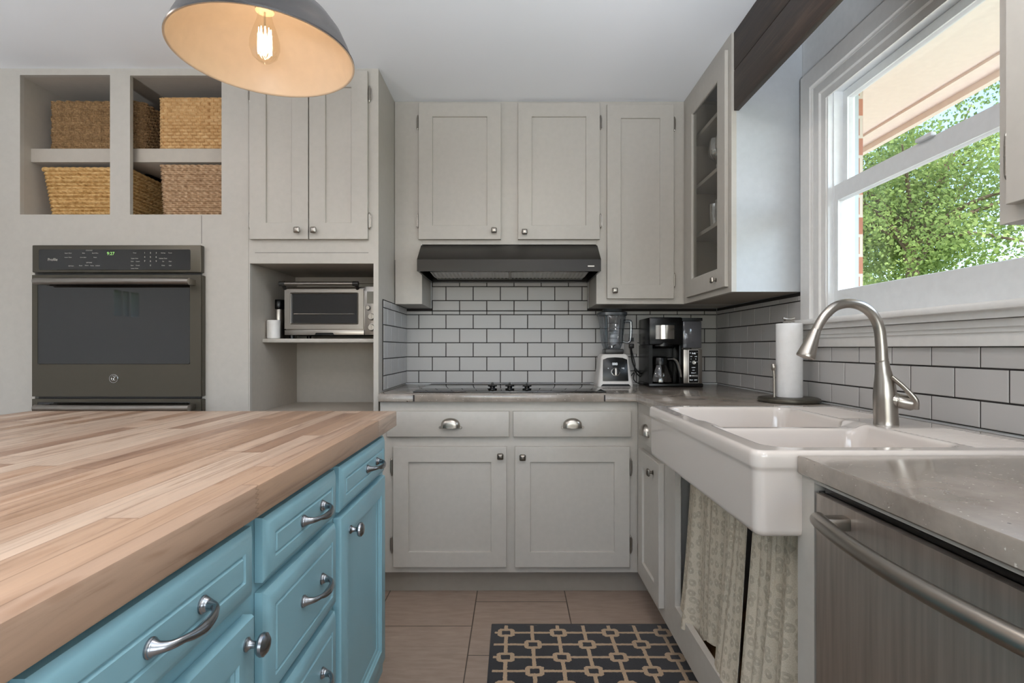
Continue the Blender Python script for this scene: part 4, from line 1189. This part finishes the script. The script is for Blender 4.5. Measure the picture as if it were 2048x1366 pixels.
mb.tube([(hx-.01, cy_-.02, CZ+.145), (hx+.018, cy_-.03, CZ+.145), (hx+.034, cy_-.035, CZ+.125), (hx+.044, cy_-.04, CZ+.085), (hx+.048, cy_-.04, CZ+.055)], [.010, .010, .0095, .009, .008], 12, sub=4, flat=1.2); hh = part('carafe_handle', mb, blackplastic, ccf)
mb = MB(); mb.tube([(hx+.012, cy_-.045, CZ+.151), (hx+.032, cy_-.05, CZ+.134), (hx+.046, cy_-.053, CZ+.09), (hx+.052, cy_-.053, CZ+.053)], .0045, 8, sub=4); part('handle_trim', mb, nickel, hh)

# ---- outlet and cords
fo2 = front(YB-.0062)
ot = thing('wall_outlet', 'grey wall outlet with a black plug between the blender and coffee maker', 'outlet', (.655, 3.05, .02))
mb = MB(); zc_ = (696-688)/352; xc_ = (1262-1028)/351
mb.rings(fo2, (xc_-.037, xc_+.037, zc_-.058, zc_+.058), [(0, 0), (0, .003), (.002, .005)], rad=.004); part('cover_plate', mb, plain('grey_plate', (150, 146, 142), .4), ot)
pl_ = MB(); pl_.box(xc_-.013, xc_+.013, 3.025, 3.052, zc_-.024, zc_+.002, .004); pl_.box(xc_-.012, xc_+.012, 3.032, 3.052, zc_+.015, zc_+.036, .004)
part('plug', pl_, blackcord, ot)
def cord(pts, r, label):
    mb = MB(); mb.tube(pts, r, 8, sub=6); return props(part('power_cord', mb, blackcord), label, 'cord', 'cords behind the coffee maker')
def cpx(x, y, Y): return ((x-1028)*Y/F, Y, (696-y)*Y/F)
cord([cpx(1262, 693, 3.03), cpx(1263, 712, 2.99), cpx(1268, 732, 2.97), cpx(1278, 745, 2.97), cpx(1290, 752, 3.0)], .0042, 'thick black cord running from the outlet plug down to the coffee maker')
cord([cpx(1263, 700, 3.03), cpx(1270, 728, 3.0), cpx(1270, 742, 3.0), cpx(1282, 755, 3.0), cpx(1292, 760, 3.02)], .0032, 'thin black cord looping closest to the tiles behind the blender')
cord([cpx(1260, 755, 2.95), cpx(1268, 745, 2.93), cpx(1267, 758, 2.90), cpx(1275, 766, 2.88), cpx(1288, 768, 2.92), cpx(1296, 768, 2.96)], .0028, 'black cord lying on the worktop between blender and coffee maker')

# ================================================================== CURTAINS under the sink
def curtain(label, y0, y1, ztop, bottom, xf, seed, lean=0):
    rnd = random.Random(seed); ph = [rnd.random()*6 for _ in range(4)]
    t = MB(); nu, nv = 150, 70
    def fn(i, j):
        y = y0+(y1-y0)*i
        zb = bottom(i); z = ztop+(zb-ztop)*j
        amp = .010+.014*j
        w = math.sin(i*21+ph[0])*.55+math.sin(i*37+ph[1]+j*1.5)*.3+math.sin(i*9+ph[2]+j)*.4
        crease = .003*math.sin(i*90+j*3+ph[3])
        top_ruffle = .004*math.sin(i*160)*(1-j)**6
        return (xf(i, j)+amp*w+crease*.5+top_ruffle, y+lean*(1-i)*j*j+.010*math.sin(i*14+j*4)*j, z)
    t.grid(fn, nu, nv)
    bmesh.ops.solidify
    o = part('curtain', t, cloth, smooth=180, recalc=False)
    sol = o.modifiers.new('thickness', 'SOLIDIFY'); sol.thickness = .0015
    return props(o, label, 'curtain', 'curtains under the sink')
def bot1(i): return -.886-.030*sm(.10, .13, i)+.045*sm(.3, .5, i)-.10*sm(.55, .9, i)
def xf1(i, j): return .600-.018*j-.022*(1-sm(0, .25, i))*j**3-.022*sm(.5, 1, i)*j*j
curtain('left leopard-print curtain under the sink, its hem rising toward the corner', 1.825, 1.352, -.345, bot1, xf1, 3)
def bot2(i): return -.97
def xf2(i, j): return .600-.014*j-.02*(1-i)*j*j
curtain('right leopard-print curtain under the sink, next to the dishwasher', 1.308, 1.052, -.345, bot2, xf2, 5, lean=.03)
mb = MB(); mb.tube([(.607, 1.94, -.350), (.607, 1.008, -.350)], .005, 10)
props(part('curtain_rod', mb, whiteplastic), 'thin white rod carrying the curtains behind the sink apron', 'rod')

# ================================================================== RUG
mb = MB(); mb.box(-.090, .625, .95, 2.156, FL+.0005, FL+.010, .003)
props(part('rug', mb, rug_m, origin=(0, 0, FL+.0005)), 'black and tan trellis rug on the floor before the sink', 'rug')

# ================================================================== KITCHEN ISLAND
IX = -.386; fi = leftf(IX-.02)     # doors sit on the face frame
isl = thing('kitchen_island', 'teal island cabinet with raised-panel drawers and doors', 'kitchen island', (-.95, .6, FL))
part('island_carcass', B(-1.50, IX-.0205, -.62, 1.655, -1.0, -.2535), teal, isl)
part('toe_kick', B(-1.44, IX-.09, -.56, 1.60, FL, -1.0), dark_in, isl)
def raised(name, rect, door=False):
    mb = MB(); t = .020
    if door: pr = [(0, .0005), (0, t-.006), (.002, t-.002), (.008, t), (.048, t), (.051, t-.004), (.054, t-.004), (.057, t-.008), (.064, t-.009), (.067, t-.012)]
    else: pr = [(0, .0005), (0, t-.007), (.010, t-.001), (.012, t), (.030, t), (.0325, t-.003), (.0345, t-.003), (.037, t)]
    mb.rings(fi, rect, pr)
    return part(name, mb, teal, isl)
def pull(parent, y, z, half=.048):
    p = lambda a, w, dz=0: fi(y+a, z+dz, .020+w)
    mb = MB()
    mb.tube([p(-half, .001), p(-half, .004), p(-half+.001, .010), p(-half+.006, .019), p(-half+.018, .026), p(-half*.35, .029, -.002), p(0, .030, -.003), p(half*.35, .029, -.002), p(half-.018, .026), p(half-.006, .019), p(half-.001, .010), p(half, .004), p(half, .001)],
            [.0105, .0100, .0068, .0050, .0042, .0056, .0068, .0056, .0042, .0050, .0068, .0100, .0105], 16, sub=5)
    for s in (-1, 1): mb.lathe(p(s*half, 0), [(.0112, 0), (.0112, .002), (.010, .0035)], 18, fi.w)
    return part('handle', mb, islandmetal, parent)
def rknob(parent, y, z):
    mb = MB(); mb.lathe(fi(y, z, .020), [(.010, 0), (.010, .002), (.0075, .004), (.0055, .008), (.0052, .014), (.0075, .017), (.0150, .0195), (.0168, .023), (.0160, .027), (.0110, .031), (.004, .0325)], 26, fi.w)
    return part('knob', mb, islandmetal, parent)
for (a, b) in ((1.20, 1.61), (.43, .80), (-.40, .01)):
    d = raised('drawer', (a, b, -.369, -.266)); pull(d, (a+b)/2+(.05 if a > 1 else 0), -.318)
for (a, b, ky) in ((1.20, 1.61, 1.262), (.43, .80, .772)):
    d = raised('door', (a, b, -.935, -.382 if a > 1 else -.398), True); rknob(d, ky, -.428)
for (z0_, z1_) in ((-.367, -.266), (-.560, -.383), (-.748, -.574), (-.935, -.762)):
    d = raised('drawer', (.836, 1.170, z0_, z1_)); pull(d, 1.027, (z0_+z1_)/2+(.0 if z0_ > -.4 else .008))
    if False: pass
raised('door', (-.40, .01, -.935, -.382), True); raised('door', (.04, .40, -.935, -.266), True)

def m_top():
    mb = MB(); mb.box(-1.575, -.382, -.72, 1.74, -.2530, -.2050, .0025)
    o = part('island_worktop', mb, butcher, origin=(-.382-.043*29.6, 0, -.2050))
    return props(o, 'thick butcher-block top lying on the teal island', 'worktop')
m_top()

# ================================================================== PENDANT LAMP
h = .65; LC = (-.857*h, 1.84*h, h)
pd = thing('pendant_lamp', 'grey metal dome pendant with cream inside and a glowing filament bulb', 'pendant lamp', LC)
outer = [(.1925, 0), (.1925, .004), (.190, .006), (.181, .03), (.166, .062), (.145, .090), (.115, .113), (.080, .130), (.050, .142), (.042, .155)]
inner = [(.040, .153), (.048, .139), (.078, .127), (.113, .110), (.143, .087), (.164, .060), (.179, .028), (.1875, .004), (.189, 0)]
mb = MB(); mb.lathe(LC, outer, 96, capped=False); part('lamp_shade', mb, plain('grey_enamel', (50, 48, 48), .3, .2), pd)
mb = MB(); mb.lathe(LC, [(.1925, 0)]+inner[::-1], 96, capped=False); mb.lathe(LC, [(.040, .153), (.001, .153)], 96, capped=False)
part('shade_lining', mb, plain('cream_enamel', (226, 206, 180), .35), pd, recalc=False)
mb = MB(); mb.lathe((LC[0], LC[1], h+.155), [(.044, 0), (.044, .06), (.03, .075), (.012, .085)], 28); part('cap', mb, steel, pd)
mb = MB(); mb.tube([(LC[0], LC[1], h+.235), (LC[0], LC[1], CE-.02)], .004, 10); part('cord', mb, blackcord, pd)
mb = MB(); mb.lathe((LC[0], LC[1], CE-.022), [(.03, 0), (.06, .012), (.062, .021)], 32); part('ceiling_canopy', mb, steel, pd)
mb = MB(); mb.lathe((LC[0], LC[1], h+.100), [(.016, 0), (.020, .002), (.020, .02), (.026, .022), (.028, .03), (.028, .05)], 28); part('socket', mb, plain('cream_socket', (226, 200, 160), .4), pd)
mb = MB(); mb.lathe((LC[0], LC[1], h-.012), [(.0006, -.004), (.002, 0), (.014, .003), (.026, .014), (.0318, .032), (.031, .048), (.025, .070), (.0175, .092), (.0135, .108), (.0130, .118)], 48, capped=False, )
blb = thing('edison_bulb', 'clear teardrop filament bulb glowing inside the pendant shade', 'light bulb', (LC[0], LC[1], h-.012))
part('glass_envelope', mb, thin_glass('bulb_glass', (1, .98, .93), .22), blb)
mb = MB()
for k in range(10):
    a = 2*math.pi*k/10; b2 = a+math.pi/10; r = .0145
    mb.tube([(LC[0]+r*math.cos(a), LC[1]+r*math.sin(a), h+.008), (LC[0]+r*.9*math.cos(a+.15), LC[1]+r*.9*math.sin(a+.15), h+.062)], .0009, 6)
    mb.tube([(LC[0]+r*.9*math.cos(a+.15), LC[1]+r*.9*math.sin(a+.15), h+.062), (LC[0]+r*math.cos(a+.63), LC[1]+r*math.sin(a+.63), h+.008)], .0009, 6)
part('filament', mb, glow('hot_filament', (1, .80, .56), 22), blb)
mb = MB(); mb.tube([(LC[0], LC[1], h+.0), (LC[0], LC[1], h+.1)], .0022, 8); part('glass_stem', mb, stemware, blb)
lamp('bulb_light', 'POINT', (LC[0], LC[1], h+.035), .5, (1.0, .78, .62), shadow_soft_size=.010)

# ================================================================== OUTSIDE
part('roof_eave', B(1.326, 1.93, -3.4, 4.6, 1.10, 1.15), soff, kind='structure', origin=(1.6, 1, 1.1))
ev = bpy.data.objects['roof_eave']
mb = MB(); mb.box(1.80, 1.815, -3.4, 4.6, 1.088, 1.1); mb.box(1.915, 1.945, -3.4, 4.6, 1.072, 1.25); part('fascia', mb, soff, ev)
part('ground', B(5.0, 60, -40, 60, -1.62, -1.52), lawn, kind='structure')
part('ground_bounce_strip', B(1.33, 5.0, -40, 60, -1.62, -1.52), plain('pale_bounce_ground', (214, 202, 188), .9, nscale=2), kind='structure')  # unseen pale strip, added to bounce sunlight up onto the soffit
part('ground_lawn', B(-40, XL-.1, -40, 40, -1.62, -1.52), lawn, kind='structure')
def tree(label, x, y, z0, zc, R, nleaf, seed, leaf=.085):
    rnd = random.Random(seed)
    t = thing('leafy_tree', label, 'tree', (x, y, z0), 'trees outside the window')
    mb = MB(); mb.tube([(x, y, z0), (x+.1, y, z0+(zc-z0)*.5), (x-.05, y+.1, zc)], [.16, .12, .07], 12, sub=4)
    ends = []
    for k in range(22):
        a = rnd.random()*6.28; el = rnd.uniform(-.75, 1.1); r = R*rnd.uniform(.55, .95)
        s = Vector((x, y, zc-R*rnd.uniform(0, .5)+.1)); e = Vector((x+r*math.cos(a)*math.cos(el), y+r*math.sin(a)*math.cos(el), zc+r*math.sin(el)))
        mb.tube([s, (s+e)/2+Vector((0, 0, .15)), e], [.05, .03, .010], 6, sub=3); ends.append((s, e))
    part('trunk', mb, bark, t)
    mb = MB(); cl = []
    for k in range(150):
        s, e = rnd.choice(ends); q = s.lerp(e, rnd.uniform(.35, 1.05)); cl.append((q+Vector([rnd.gauss(0, .42) for _ in range(3)]), rnd.uniform(.25, .6)))
    for k in range(nleaf):
        c, r = rnd.choice(cl)
        p = c+Vector([rnd.gauss(0, r*.5) for _ in range(3)])
        n = Vector((rnd.gauss(0, 1), rnd.gauss(0, 1), rnd.gauss(.5, 1))).normalized(); tt = Vector((rnd.gauss(0, 1), rnd.gauss(0, 1), rnd.gauss(0, 1)))
        u = n.cross(tt).normalized(); v = n.cross(u); L = leaf*rnd.uniform(.6, 1.25)
        mb.face(mb.vs([p-u*L*.5, p-v*L*.36+n*L*.06, p+u*L*.55, p+v*L*.36+n*L*.06]))
    part('foliage', mb, leafm, t, recalc=False, kind='stuff')
    return t
tree('broad leafy tree filling the middle of the window view', 6.4, 8.6, -1.52, 2.1, 2.3, 36000, 11, .062)
tree('leafy tree at the right of the window view', 9.6, 4.3, -1.52, 2.6, 2.3, 18000, 12, .07)
tree('leafy tree farther off at the left of the window view', 8.8, 14.9, -1.52, 2.8, 3.0, 22000, 13, .085)
tree('leafy tree outside the small side window, seen only as a reflection in the oven glass', -11.0, -10.2, -1.52, 1.4, 2.6, 7000, 17, .16)
